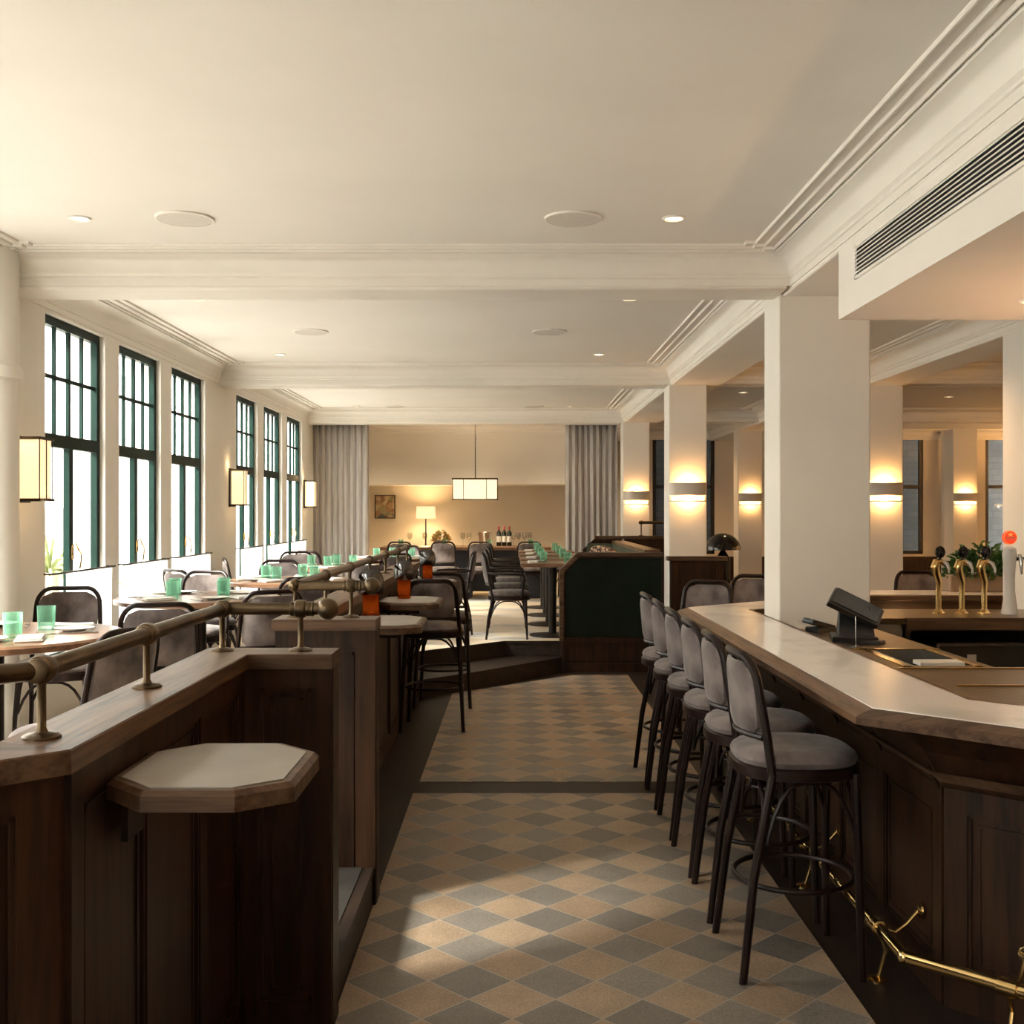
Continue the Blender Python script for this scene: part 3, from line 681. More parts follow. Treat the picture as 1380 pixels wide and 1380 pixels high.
def round_table(x, y, r, desc, place4):
    t = empty('round_table', (x, y, PZ)); tag(t, desc, 'table', 'round tables by the windows')
    MB().lathe((0, 0, 0), [(r-.02, .722), (r, .727), (r, .748), (r-.012, .757), (r-.05, .7595), (.001, .7600)], 64).build('tabletop', 'tabletop', t)
    MB().lathe((0, 0, 0), [(.25, 0), (.25, .012), (.06, .03), (.045, .06), (.045, .70), (.14, .722)], 24).build('pedestal', 'iron', t)
    return t
RT = [(-2.22, 4.76, .54, 'round wooden table nearest the camera, at the left edge', 'the nearest round table'),
      (-1.93, 6.86, .50, 'second round table from the camera, by the first cafe curtains', 'the second round table'),
      (-1.72, 8.62, .50, 'third round table from the camera, before the window pier', 'the third round table'),
      (-1.72, 10.65, .48, 'fourth round table, by the far window bay', 'the fourth round table'),
      (-1.35, 12.75, .48, 'rearmost round table, in front of the left drape', 'the rearmost round table')]
for i, (x, y, r, lb, d) in enumerate(RT):
    round_table(x, y, r, lb, None); q = r*.60
    sp = []
    for k in range(4):
        a = .35+k*PI/2+i*.25; sp.append((.42*r*math.cos(a+.42), .42*r*math.sin(a+.42), q*math.cos(a), q*math.sin(a), a+PI/2))
    settings(x, y, PZ+.76, sp, d, None)
nm = ['nearest', 'second', 'third', 'last']
for k in range(4):
    y = 11.53+1.12*k; t = empty('booth_table', (.42, y, PZ)); tag(t, 'rectangular wooden booth table, %s of the row beside the armchairs' % nm[k], 'table', 'booth tables')
    MB().box(-.33, .40, -.34, .34, .722, .76).build('tabletop', 'tabletop', t, False, bevel=.006)
    m = MB().lathe((0, 0, 0), [(.24, 0), (.24, .015), (.04, .03), (.04, .70), (.12, .722)], 24); m.build('pedestal', 'iron', t)
    settings(.45, y, PZ+.76, [(-.12, .1, -.2, .05, 0), (.12, -.08, .2, -.05, 0)], 'the %s booth table' % nm[k], None)

# long rear table
t = empty('communal_table', (-.72, 16.85, PZ)); tag(t, 'long dark wooden table under the pendant at the rear', 'table')
MB().box(-1.25, 1.3, -.45, .45, .715, .76).build('tabletop', 'tabletop', t, False, bevel=.006)
for x in (-1.0, 0, 1.05): MB().box(x-.12, x+.12, -.3, .3, 0, .715).build('pedestal', 'navy', t, False, bevel=.01)
MB().box(-1.2, 1.25, -.02, .02, .08, .715).build('modesty_panel', 'navy', t, False)
tz = PZ+.761
settings(-.72, 16.7, PZ+.76, [(-.95, .02, -1.05, -.08, 0), (-.3, .02, -.42, -.08, 0), (.38, .02, .26, -.08, 0), (1.0, .02, .88, -.08, 0)], 'the long rear table', None)
gl = [place(wineg, (x, y, tz), 0, 'x', 'wine glasses on the rear table') for x, y in ((-1.56, 17.0), (-1.34, 17.1), (-.74, 16.8), (-.66, 17.05), (.02, 16.95), (.10, 17.08), (.19, 16.9), (.27, 17.05))]
rank(gl, 'stemmed wine glass on the long rear table, {} of the eight')
bt = empty('wine_bottle', (-.20, 17.0, tz)); tag(bt, '', 'bottle', 'wine bottles')
MB().lathe((0, 0, 0), [(.034, 0), (.037, .006), (.037, .18), (.034, .205), (.016, .235), (.0135, .25)], 20).build('bottle_body', 'bottle', bt)
MB().lathe((0, 0, 0), [(.0140, .248), (.0145, .30), (.012, .304)], 16).build('capsule', 'capsule', bt)
MB().lathe((0, 0, 0), [(.0378, .06), (.0378, .15)], 20, False).build('bottle_label', 'label', bt)
bs = [bt]+[dup(bt, (x, 17.02, tz)) for x in (-.12, -.04)]; rank(bs, 'dark wine bottle with red capsule on the rear table, {} of three')
b = empty('ice_bucket', (-.42, 16.98, tz)); tag(b, 'shiny steel wine bucket beside the three bottles', 'bucket')
MB().lathe((0, 0, 0), [(.07, 0), (.075, .01), (.10, .20), (.105, .21), (.10, .212), (.093, .20), (.07, .03), (.001, .03)], 28).build('bucket_body', 'steel', b)
for s in (-1, 1): MB().tube([(s*.098, -.03, .17), (s*.125, -.03, .165), (s*.125, .03, .165), (s*.098, .03, .17)], .005, 6).build('handle', 'steel', b)
def bushy(name, loc, label, R, H, mat, n, potm, potr, poth, cat='plant', seed=3, leaf=.05, box=None):
    rnd = random.Random(seed); t = empty(name, loc); tag(t, label, cat)
    if box: MB().add(*[(lambda a: (a.v, a.f))(MB().prism([(-box[0], -box[1]), (box[0], -box[1]), (box[0], box[1]), (-box[0], box[1])], 0, poth))][0]).build('planter', potm, t, False, bevel=.008)
    else: MB().lathe((0, 0, 0), [(potr*.6, 0), (potr*.9, poth*.4), (potr, poth), (potr*.9, poth), (potr*.8, poth*.8), (.001, poth*.8)], 24).build('bowl', potm, t)
    m = MB()
    for k in range(n):
        a = rnd.uniform(0, 2*PI); rr = math.sqrt(rnd.random()); zz = rnd.random()
        bx = (box[0] if box else R); by = (box[1]+.05 if box else R)
        c = Vector((bx*rr*math.cos(a)*(1.1-.4*zz), by*rr*math.sin(a)*(1.1-.4*zz), poth*.8+H*zz*(1.15-.6*rr)))
        d = Vector((math.cos(a), math.sin(a), rnd.uniform(-.2, 1))).normalized(); sd = d.cross(Vector((rnd.uniform(-1, 1), rnd.uniform(-1, 1), 1))).normalized(); up = sd.cross(d)
        l = leaf*rnd.uniform(.6, 1.2); w = l*.28
        m.add([c, c+d*l*.5+sd*w+up*.004, c+d*l, c+d*l*.5-sd*w+up*.004, c+d*l*.5-up*.006], [(0, 1, 4), (1, 2, 4), (2, 3, 4), (3, 0, 4)])
    m.build('foliage', mat, t, False)
    return t
bushy('potted_plant', (-1.08, 16.95, tz), 'bushy autumn-toned plant in a clay bowl on the rear table', .13, .18, M['leaf_rust'], 260, 'terra', .12, .09)
bushy('planter_box', (3.60, 8.55, .972), 'long clay planter of green foliage behind the beer taps', .3, .26, M['leaf'], 700, 'terra', .1, .13, leaf=.07, box=(.27, .10), seed=5)

# floor lamp, painting, pendant
t = empty('floor_lamp', (-1.44, 18.6, PZ)); tag(t, 'slim floor lamp with glowing drum shade by the back wall', 'lamp')
MB().lathe((0, 0, 0), [(.14, 0), (.14, .02), (.02, .03)], 24).build('base', 'iron', t); MB().lathe((0, 0, 0), [(.011, .02), (.011, 1.2)], 12).build('pole', 'iron', t)
MB().lathe((0, 0, 0), [(.165, 1.17), (.155, 1.37)], 32, False).build('lamp_shade', 'shade', t)
light('POINT', (0, 0, 1.27), 20, WARM, .06, t)
light('POINT', (0, 0, 1.10), 8, WARM, .04, t)
t = empty('painting', (-2.165, YF-.012, 1.67)); tag(t, 'small dark-framed flower painting on the back wall, left of the lamp', 'painting')
m = MB().box(-.175, .175, -.02, .01, .185, .2); m.box(-.175, .175, -.02, .01, -.2, -.185); m.box(-.175, -.16, -.02, .01, -.2, .2); m.box(.16, .175, -.02, .01, -.2, .2); m.build('picture_frame', 'iron', t, False)
MB().box(-.162, .162, -.008, .0, -.188, .188).build('canvas', 'painting', t, False)
t = empty('pendant_lamp', (-.55, 16.7, 1.76)); tag(t, 'hanging rectangular parchment pendant with dark frame over the rear table', 'lamp')
m = MB(); m.box(-.325, .325, -.2, .2, .015, .30); m.f = [f for i, f in enumerate(m.f) if i not in (0, 1)]; m.build('lamp_shade', 'shade_white', t, False)
m = MB()
for z0, z1 in ((0, .014), (.30, .325)):
    m.box(-.34, .34, -.215, -.195, z0, z1); m.box(-.34, .34, .195, .215, z0, z1); m.box(-.34, -.32, -.2, .2, z0, z1); m.box(.32, .34, -.2, .2, z0, z1)
for x in (-.33, -.17, .17, .33): m.box(x-.004, x+.004, -.208, -.200, 0, .31); m.box(x-.004, x+.004, .200, .208, 0, .31)
m.box(-.33, .33, -.01, .01, .305, .32); m.build('lamp_frame', 'iron', t, False)
MB().lathe((0, 0, 0), [(.008, .31), (.008, CZ-1.76-.02), (.05, CZ-1.76-.015), (.05, CZ-1.76-.001)], 12).build('rod', 'iron', t)
light('POINT', (0, 0, .15), 30, (1, .74, .45), .08, t)

# drapes
def drape(x0, x1, y, z0, z1, label, ph):
    n = 120; A = []; B = []; m = MB()
    rows = 10
    for j in range(rows+1):
        q = j/rows; z = z0+(z1-z0)*q
        r = []
        for i in range(n+1):
            u = i/n; s = u*(x1-x0)*2*PI/.085
            amp = .030*(1-.35*q)
            x = x0+(x1-x0)*u+.006*math.sin(s*2+q*2); yy = y+amp*math.sin(s+ph+.5*math.sin(q*3+u*9))+.012*math.sin(u*17+q*2)
            r.append((x, yy, z))
        A.append(r)
    m.rings(A, False, False)
    o = m.build('drape', 'drape'); tag(o, label, 'curtain', 'floor-length drapes')
    md = o.modifiers.new('thick', 'SOLIDIFY'); md.thickness = .003
drape(-2.79, -2.0, 15.56, PZ+.01, BZ+.06, 'long grey linen drape hanging at the left wall', 0)
drape(.74, 1.47, 15.56, PZ+.01, BZ+.06, 'long grey linen drape hanging beside the last column on the right', 1)
struct(MB().box(WL, 1.5, 15.52, 15.62, BZ+.06, BZ+.08).build('curtain_track', 'trim', smooth=False))

# cafe curtains and rods
def cafe(y0, y1, label, gap=0):
    t = empty('cafe_curtain_rod', (WL+.05, y0, 1.205)); tag(t, label, 'curtain rod', 'brass curtain rods')
    MB().tube([(0, -.03, 0), (0, y1-y0+.03, 0)], .007, 8).build('rod', 'iron', t)
    for y in (0, y1-y0): MB().tube([(-.05, y, 0), (0.0, y, 0)], .006, 6).build('bracket', 'iron', t)
def sheer_c(y0, y1, label):
    n = int((y1-y0)/.012); A = []
    for j in range(5):
        z = .62+(1.20-.62)*j/4; A.append([(WL+.05+.010*math.sin((y0+(y1-y0)*i/n)*75+.3*j), y0+(y1-y0)*i/n, z) for i in range(n+1)])
    o = MB().rings(A, False, False).build('cafe_curtain', 'sheer'); tag(o, label, 'curtain', 'white cafe curtains')
nmw = {3: 'a near window outside the frame', 6: 'the nearest', 7: 'the second', 8: 'the third', 9: 'the fourth', 10: 'the fifth', 11: 'the sixth'}
for i in (6, 7, 8, 9, 10, 11):
    a, b = WIN[i]
    cafe(a-.02, b+.02, 'thin dark rod holding the half curtain of %s green window in view' % nmw[i])
    sheer_c(a+(.17 if i == 6 else .0), b, 'white half-height sheer curtain on %s green window in view' % nmw[i])

# ------------------------------------------------------------------ wall lanterns on the left wall
def lantern(y, label):
    t = empty('wall_lantern', (WL, y, 1.645)); tag(t, label, 'lamp', 'box lanterns on the window wall')
    m = MB(); m.box(.022, .142, .008, .172, .012, .345); m.build('lamp_shade', 'shade', t, False)
    m = MB(); m.box(0, .016, -.012, .192, -.012, .368)
    for z0, z1 in ((-.004, .012), (.345, .361)): m.box(0, .158, -.008, .188, z0, z1)
    for x, yy in ((.145, .0), (.145, .176)): m.box(x, x+.005, yy, yy+.005, 0, .35)
    m.box(.148, .153, .085, .091, 0, .35); m.build('lamp_frame', 'iron', t, False)
    light('POINT', (.185, .09, -.04), .9, WARM, .04, t); light('POINT', (.06, -.05, .40), .7, WARM, .04, t)
lantern(6.27, 'box wall lantern nearest the camera, on the left wall by the round pipe')
lantern(11.05, 'box wall lantern on the pier between the two window bays')
lantern(15.0, 'box wall lantern in front of the left drape')

# ------------------------------------------------------------------ curved sconces on the columns
SW = (1, .50, .16)
def sconce(cx, yf, z, w, label, e=8.5, rz=0):
    t = empty('column_sconce', (cx, yf, z), rz); tag(t, label, 'lamp', 'curved column sconces')
    def arc(rad, z0, z1, th, mat, nme, ww=w):
        O = []; n = 20; depth = .11
        out = [(-ww/2+ww*i/n, -depth*math.sin(PI*i/n)**.45-.004) for i in range(n+1)]
        inn = [((-ww/2+th)+(ww-2*th)*i/n, -(depth-th)*math.sin(PI*i/n)**.45-.002) for i in range(n+1)]
        lp = out+inn[::-1]
        MB().prism(lp, z0, z1).build(nme, mat, t)
    arc(0, -.05, .07, .012, 'sconce', 'sconce_band')
    arc(0, -.098, -.068, .01, 'glow', 'glass_lip', w*.86)
    arc(0, -.112, -.100, .012, 'sconce', 'lower_ring', w*.96)
    MB().box(-w*.3, w*.3, -.06, -.001, -.03, -.02).build('backplate', 'sconce', t, False)
    light('POINT', (0, -.055, .045), e, SW, .025, t); light('POINT', (0, -.05, -.09), e*.5, SW, .02, t)
sconce(1.681, 10.64, 1.79, .36, 'curved uplighter sconce on the second square column, above the booth end')
sconce(1.681, 15.05, 1.79, .35, 'curved sconce on the last column, beside the right drape', 6)
sconce(3.558, 10.64, 1.79, .36, 'curved sconce on the column seen right of the big near column')
sconce(3.553, 16.6, 1.79, .34, 'small curved sconce on the far column between the two near columns', 7)
sconce(6.68, 16.4, 1.79, .35, 'small curved sconce on the farthest right column, above the taps', 7)
for y, lb in ((1.5, 'nearest the front wall'), (4.5, 'level with the bar corner'), (8.5, 'level with the rear side of the bar'), (12.8, 'level with the service counter'), (16.5, 'nearest the rear windows')):  # unseen wall sconces, added as warm fill for the right side
    sconce(WR, y, 1.79, .36, 'added unseen fill sconce on the right side wall, '+lb, 300, -PI/2)

# ------------------------------------------------------------------ ceiling fittings
def downlight(x, y, label, e=18, z=CZ, col=(1, .72, .44)):
    t = empty('downlight', (x, y, z)); tag(t, label, 'downlight', 'ceiling downlights')
    MB().lathe((0, 0, 0), [(.055, .002), (.055, -.006), (.045, -.008), (.040, .0)], 28, False).build('trim_ring', 'trim', t)
    MB().lathe((0, 0, 0), [(.040, -.001), (.001, -.001)], 24, False).build('lens', 'bulb', t)
    s = light('SPOT', (0, 0, -.03), e, col, .04, t, spot=2.3)
for y, d in ((5.3, 'front'), (7.3, 'second row'), (9.87, 'third row'), (14.75, 'rear row')):
    downlight(-2.06, y, 'round recessed downlight, left one of the %s' % d, 6); downlight(.77, y, 'round recessed downlight, right one of the %s' % d, 22)
def speaker(x, y, label):
    t = empty('ceiling_speaker', (x, y, CZ)); tag(t, label, 'speaker', 'ceiling speakers')
    MB().lathe((0, 0, 0), [(.137, .0), (.137, -.008), (.128, -.010)], 40, False).build('speaker_rim', 'trim', t)
    MB().lathe((0, 0, 0), [(.128, -.009), (.001, -.010)], 40, False).build('speaker_grille', 'grille', t)
for y, d in ((5.3, 'front'), (8.63, 'middle'), (14.75, 'rear')):
    speaker(-1.56, y, 'round white ceiling speaker, left one of the %s pair' % d); speaker(.29, y, 'round white ceiling speaker, right one of the %s pair' % d)
tag(MB().lathe((5.1, 12.1, CZ-.045), [(.02, 0), (.05, .012), (.06, .03), (.06, .045)], 20).build('smoke_detector', 'trim'), 'small white smoke detector on the ceiling at far right', 'detector')
for x, y, lb in ((2.7, 8.0, 'above the far side of the bar'), (2.7, 13.0, 'behind the second column'), (5.3, 9.0, 'right of the bar columns'), (5.3, 13.5, 'before the rear right wall'), (5.2, 17.5, 'close to the rear right window'), (2.7, 17.4, 'close to the rear left window')):  # added lights that warm the side room
    downlight(x, y, 'added fill downlight in the side room, '+lb, 110, CZ, (1, .58, .26))
for x, y, lb in ((-.6, 1.2, 'left of the camera'), (.77, 1.2, 'right of the camera'), (-.6, -1.2, 'behind the camera, left'), (.77, -1.2, 'behind the camera, right')):  # off-view lights, added to warm surfaces facing the camera
    downlight(x, y, 'added fill downlight overhead '+lb, 18, CZ, (1, .62, .32))
for x, lb in ((-2.0, 'left'), (-.6, 'middle'), (.8, 'right')):  # hidden by the beam, added to brighten the back wall
    downlight(x, 16.6, 'added fill downlight over the rear table, %s one' % lb, 110, CZ, (1, .78, .52))
for x, y, lb in ((2.15, 3.2, 'near end'), (2.2, 4.7, 'far end')):  # added for extra warm light over the bar, not known fittings
    downlight(x, y, 'added fill downlight under the bar bulkhead, '+lb, 9, 2.474)

# ------------------------------------------------------------------ bar
BP = [(2.95, 1.54), (1.06, 3.43), (1.06, 7.12), (2.05, 7.96)]    # outer edge; inside lies to the right of travel
t = empty('bar_counter', (0, 0, 0)); tag(t, 'long angled marble-topped bar counter with oak front on the right', 'bar counter')
def sw(prof, name, mat, parent=t, path=BP, smooth=False, bevel=0): return MB().sweep(path, [(-o, z) for o, z in prof], False).build(name, mat, parent, smooth, bevel=bevel)
sweep_split(BP, [(-o, z) for o, z in [(0, .925), (0, .948), (.012, .955), (.058, .970), (.44, .970), (.44, .925)]], 'counter_edge', t)
sw([(.060, .960), (.060, .9735), (.412, .9735), (.412, .960)], 'marble_top', 'marble')
sw([(.33, .0), (.33, .72), (.40, .72), (.40, .0)], 'bar_front', 'oak_v')
sw([(.32, .70), (.30, .74), (.25, .82), (.17, .89), (.07, .93), (.40, .93), (.40, .70)], 'flared_cornice', 'oak_v')
sw([(.318, .735), (.300, .75), (.27, .755), (.33, .70)], 'cornice_bead', 'oak_x')
pa = offpath(BP, -.33)
for i, n_ in ((0, 4), (1, 6), (2, 2)):
    m = MB(); P, Q = pa[i], pa[i+1]; panels(m, Q, P, .0, .70, n_, .075); m.build('panelling', 'oak_v', t, False)
# corbel ribs under the overhang
for i in (0, 1):
    P, Q = pa[i], pa[i+1]; L = math.dist(P, Q); u = ((Q[0]-P[0])/L, (Q[1]-P[1])/L); w = (-u[1], u[0])
    nn = [4, 6][i]
    for k in range(nn+(1 if i else 0)):
        a = k*(L-.075)/nn+.0375 if not (i == 1 and k == 0) else .03
        prof = [(0, .66), (.03, .72), (.06, .80), (.13, .875), (.24, .925), (0, .925)]; hw = .014; vs = []
        for s in (-hw, hw):
            for b, z in prof: vs.append((P[0]+(a+s)*u[0]+b*w[0], P[1]+(a+s)*u[1]+b*w[1], z-.003))
        n6 = 6; fs = [tuple(range(6))[::-1], tuple(range(6, 12))]+[(j, (j+1) % 6, 6+(j+1) % 6, 6+j) for j in range(6)]
        MB().add(vs, fs).build('corbel', 'oak_v', t, False)
rp = offpath(BP, -.175)[:3]; rp[-1] = (rp[-1][0], 7.0)
t2 = empty('foot_rail', (0, 0, 0)); tag(t2, 'polished brass foot rail running along the base of the bar', 'foot rail')
MB().tube([(p[0], p[1], .18) for p in rp], .021, 18).build('rail_tube', 'brass', t2)
MB().sphere((rp[1][0], rp[1][1], .18), .0225).build('elbow', 'brass', t2)
def rbr(P, u, a, floor=True):
    x, y = P[0]+u[0]*a, P[1]+u[1]*a; w = (-u[1], u[0])    # w: towards customers
    v = Vector((u[0], u[1], 0)); q = Vector((x, y, .18))
    MB().tube([q-v*.03, q-v*.028, q+v*.028, q+v*.03], [.021, .027, .027, .021], 16).build('collar', 'brass', t2)
    m = MB(); iw = (-w[0], -w[1])
    m.tube([(x, y, .18), (x+iw[0]*.06, y+iw[1]*.06, .16), (x+iw[0]*.10, y+iw[1]*.10, .19), (x+iw[0]*.14, y+iw[1]*.14, .235)], .007, 8)
    f0 = Vector((x+iw[0]*.135, y+iw[1]*.135, .235)); n = Vector((iw[0], iw[1], 0)); m.tube([f0, f0+n*.006, f0+n*.012], [.012, .026, .028], 16)
    m.build('wall_bracket', 'brass', t2)
    m = MB().tube([(x, y, .17), (x+iw[0]*.03, y+iw[1]*.03, .10), (x+iw[0]*.01, y+iw[1]*.01, .03), (x, y, .0)], .007, 8); m.lathe((x, y, 0), [(.034, 0), (.034, .005), (.012, .012)], 18); m.build('floor_bracket', 'brass', t2)
d1 = (-math.sqrt(.5), math.sqrt(.5)); Ld = math.dist(rp[0], rp[1])
for a in (.3, 1.0, 1.7, Ld-.32): rbr(rp[0], d1, a)
for a in (.26, 1.2, 2.2, 3.2): rbr(rp[1], (0, 1), a)

# work bench behind the counter
t = empty('bar_workbench', (0, 0, 0)); tag(t, 'brown steel bar workbench sunk behind the marble counter', 'workbench')
m = MB(); m.box(1.46, 1.66, 4.64, 6.2, .90, .93); m.box(1.95, 2.02, 4.64, 6.2, .90, .93); m.box(1.66, 1.95, 5.25, 6.2, .90, .93)
m.prism([(1.505, 3.66), (2.15, 3.02), (3.1, 3.02), (3.1, 4.64), (1.505, 4.64)], .90, .93); m.build('worktop', 'bench', t, False)
m = MB()
for y in (4.60, 5.25): m.box(1.60, 3.0 if y < 5 else 2.02, y, y+.018, .93, .936)
m.box(1.66, 2.9, 4.14, 4.155, .93, .936); m.build('steel_seam', 'brass', t, False)
m = MB(); m.box(1.47, 2.02, 4.68, 6.2, .1, .74); m.box(1.56, 3.0, 3.8, 4.6, .1, .90); m.build('cabinet', 'steel', t, False)
t = empty('bar_sink', (1.66, 4.66, .93)); tag(t, 'rectangular steel drip sink set into the bar workbench', 'sink')
m = MB(); m.box(0, .01, 0, .58, -.16, .003); m.box(.28, .29, 0, .58, -.16, .003); m.box(0, .29, 0, .01, -.16, .003); m.box(0, .29, .575, .585, -.16, .003); m.box(0, .29, 0, .585, -.165, -.155); m.build('basin', 'steel', t, False)
m = MB(); m.box(-.018, .012, -.015, .60, .0, .005); m.box(.278, .31, -.015, .60, 0, .005); m.box(-.018, .31, -.018, .012, 0, .005); m.box(-.018, .31, .575, .60, 0, .005); m.build('rim', 'brass', t, False)
m = MB().box(.06, .25, .03, .12, .0, .018); m.build('drip_tray', 'label', t, False, bevel=.004)
MB().box(.012, .036, .03, .56, -.004, .002).build('slotted_edge', 'steel', t, False)
# POS terminal
t = empty('till_terminal', (1.735, 5.62, .93), math.radians(-12)); tag(t, 'black touchscreen till with tilted screen on the bar workbench', 'till')
MB().prism([(-.12, -.10), (.10, -.10), (.10, .12), (-.12, .12)], 0, .03, .006).build('base', 'black', t, False)
MB().add([(-.09, -.05, .02), (.09, -.05, .02), (.09, .10, .02), (-.09, .10, .02), (-.08, .0, .13), (.08, .0, .13), (.08, .05, .17), (-.08, .05, .17)], [(0, 3, 2, 1), (4, 5, 6, 7), (0, 1, 5, 4), (1, 2, 6, 5), (2, 3, 7, 6), (3, 0, 4, 7)]).build('stand', 'black', t, False, bevel=.006)
def slab(mb, c, ux, uy, w, h, th):
    ux = Vector(ux).normalized(); uy = Vector(uy).normalized(); n = ux.cross(uy); c = Vector(c); vs = []
    for k in (-th/2, th/2):
        for a, b_ in ((-w/2, -h/2), (w/2, -h/2), (w/2, h/2), (-w/2, h/2)): vs.append(tuple(c+ux*a+uy*b_+n*k))
    mb.add(vs, [(0, 3, 2, 1), (4, 5, 6, 7), (0, 1, 5, 4), (1, 2, 6, 5), (2, 3, 7, 6), (3, 0, 4, 7)])
m = MB(); slab(m, (.0, .0, .165), (1, .35, -.50), (.25, .9, .32), .29, .20, .028); m.build('screen_housing', 'black', t, False, bevel=.006)
m = MB(); slab(m, (.008, -.0, .181), (1, .35, -.50), (.25, .9, .32), .26, .17, .003); m.build('screen', 'screen', t, False)
m = MB().prism([(.02, -.16), (.10, -.17), (.13, -.12), (.04, -.10)], .0, .02, .004); m.build('card_pad', 'black', t, False)
t = empty('card_reader', (1.66, 6.02, .93), .5); tag(t, 'black handheld card reader lying beside the column, left of the till', 'card reader')
m = MB(); slab(m, (0, 0, .045), (1, 0, -.25), (0, 1, .1), .17, .085, .03); m.build('reader_body', 'black', t, False, bevel=.008)
m = MB().prism([(-.05, -.05), (.08, -.05), (.08, .05), (-.05, .05)], 0, .028, .004); m.build('cradle', 'black', t, False)
t = empty('receipt_spike', (1.655, 5.36, .93)); tag(t, 'thin steel receipt spike standing in front of the till', 'receipt spike')
MB().lathe((0, 0, 0), [(.035, 0), (.035, .004), (.006, .007)], 20).build('base', 'steel', t); MB().lathe((0, 0, 0), [(.003, .005), (.0025, .14), (.0008, .15)], 8).build('spike', 'steel', t)
# tap counter
t = empty('tap_counter', (2.0, 6.45, 0)); tag(t, 'inner bar counter carrying the beer taps', 'counter')
MB().box(0, 1.35, 0, .6, .93, .965).build('worktop', 'bench', t, False, bevel=.004)
MB().box(.28, 1.35, -.03, .0, .90, .968).build('front_edge', 'oak_x', t, False)
m = MB().box(.28, .31, 0, .6, .0, .93); m.box(1.32, 1.35, 0, .6, 0, .93); m.box(.28, 1.35, .55, .6, 0, .93); m.build('carcass', 'black', t, False)
MB().box(0, .27, .02, .58, .35, .93).build('steel_side', 'steel', t, False)
t = empty('bottle_cooler', (2.72, 6.46, .02)); tag(t, 'black undercounter machine in the recess beneath the taps', 'cooler')
MB().box(-.25, .40, .02, .5, .0, .80).build('cooler_body', 'black', t, False, bevel=.02)
MB().box(-.07, -.02, .012, .022, .66, .73).build('sticker', 'label', t, False)
def tap(x, label):
    t = empty('beer_tap', (x, 6.72, .966)); tag(t, label, 'beer tap', 'brass beer taps')
    MB().lathe((0, 0, 0), [(.04, 0), (.04, .006), (.028, .014), (.018, .03)], 24).build('flange', 'brass', t)
    MB().tube([(0, 0, .02), (.0, 0, .12), (.004, 0, .19), (-.012, 0, .24), (-.022, 0, .28), (-.012, 0, .31), (.012, 0, .315), (.03, 0, .30)], [.017, .016, .018, .022, .026, .026, .02, .014], 16).build('column_pipe', 'brass', t)
    MB().tube([(.02, 0, .315), (.045, -.01, .30), (.055, -.02, .27), (.055, -.022, .245)], [.013, .015, .010, .007], 12).build('spout', 'steel', t)
    m = MB().tube([(-.002, 0, .31), (.004, -.005, .345)], [.009, .008], 10)
    m.tube([(.022*math.cos(2*PI*k/16)+.008, -.006, .372+.027*math.sin(2*PI*k/16)) for k in range(16)], .010, 8, closed=True); m.lathe((.008, -.006, .37), [(.012, -.03), (.018, -.01), (.018, .01), (.010, .03)], 12); m.build('tap_handle', 'lacquer', t)
tap(2.575, 'brass swan-neck beer tap, leftmost of the three'); tap(2.715, 'brass swan-neck beer tap, middle of the three'); tap(2.85, 'brass swan-neck beer tap, rightmost of the three')
t = empty('beer_tower', (2.995, 6.70, .966)); tag(t, 'white ceramic beer tower topped by a round red badge', 'beer tower')
MB().lathe((0, 0, 0), [(.048, 0), (.048, .01), (.040, .06), (.030, .14), (.030, .22), (.036, .30), (.042, .36), (.036, .395), (.018, .405)], 28).build('tower_body', 'cer', t)
bd = MB(); bd.tube([(0, -.012, .46), (0, -.010, .46), (0, .010, .46), (0, .012, .46)], [.038, .042, .042, .038], 32); bd = bd.build('badge', 'red', t)
m = MB()
for k in range(5):
    a = PI/2+k*2*PI/5; m.add([(0, -.014, .478), (.009*math.cos(a-.4), -.014, .478+.009*math.sin(a-.4)*.8), (.020*math.cos(a), -.014, .478+.014*math.sin(a)), (.009*math.cos(a+.4), -.014, .478+.009*math.sin(a+.4)*.8)], [(0, 1, 2, 3)])
m.tube([(.0395*math.cos(2*PI*k/32), -.0125, .46+.0395*math.sin(2*PI*k/32)) for k in range(32)], .0013, 5, closed=True); m.build('gold_star', 'gold', bd, False)
m = MB()
for k in range(7): x = -.026+k*.0078; m.box(x, x+.0022, -.0145, -.013, .453, .463); m.box(x, x+.0055, -.0145, -.013, .461, .463); m.box(x+.003*(k % 2), x+.0055, -.0145, -.013, .453, .455)
m.build('white_lettering', 'cer', bd, False)
MB().tube([(.03, 0, .33), (.07, -.005, .335), (.16, -.005, .335)], [.012, .008, .006], 10).build('tap_lever', 'iron', t)
MB().tube([(.05, -.02, .36), (.055, -.03, .33), (.055, -.035, .28), (.057, -.035, .24)], [.010, .014, .009, .006], 10).build('spout', 'steel', t)
t = empty('bar_fill_lamp', (2.88, 4.3, .93)); tag(t, 'added off-view fill lamp on the right end of the bar workbench', 'lamp')  # unseen lamp, added to warm the bulkhead underside and near column
MB().lathe((0, 0, 0), [(.07, 0), (.07, .015), (.012, .03), (.012, .30)], 20).build('base', 'brass', t)
MB().lathe((0, 0, 0), [(.11, .28), (.08, .42)], 28, False).build('lamp_shade', 'shade', t); light('POINT', (0, 0, .36), 80, (1, .58, .32), .04, t)
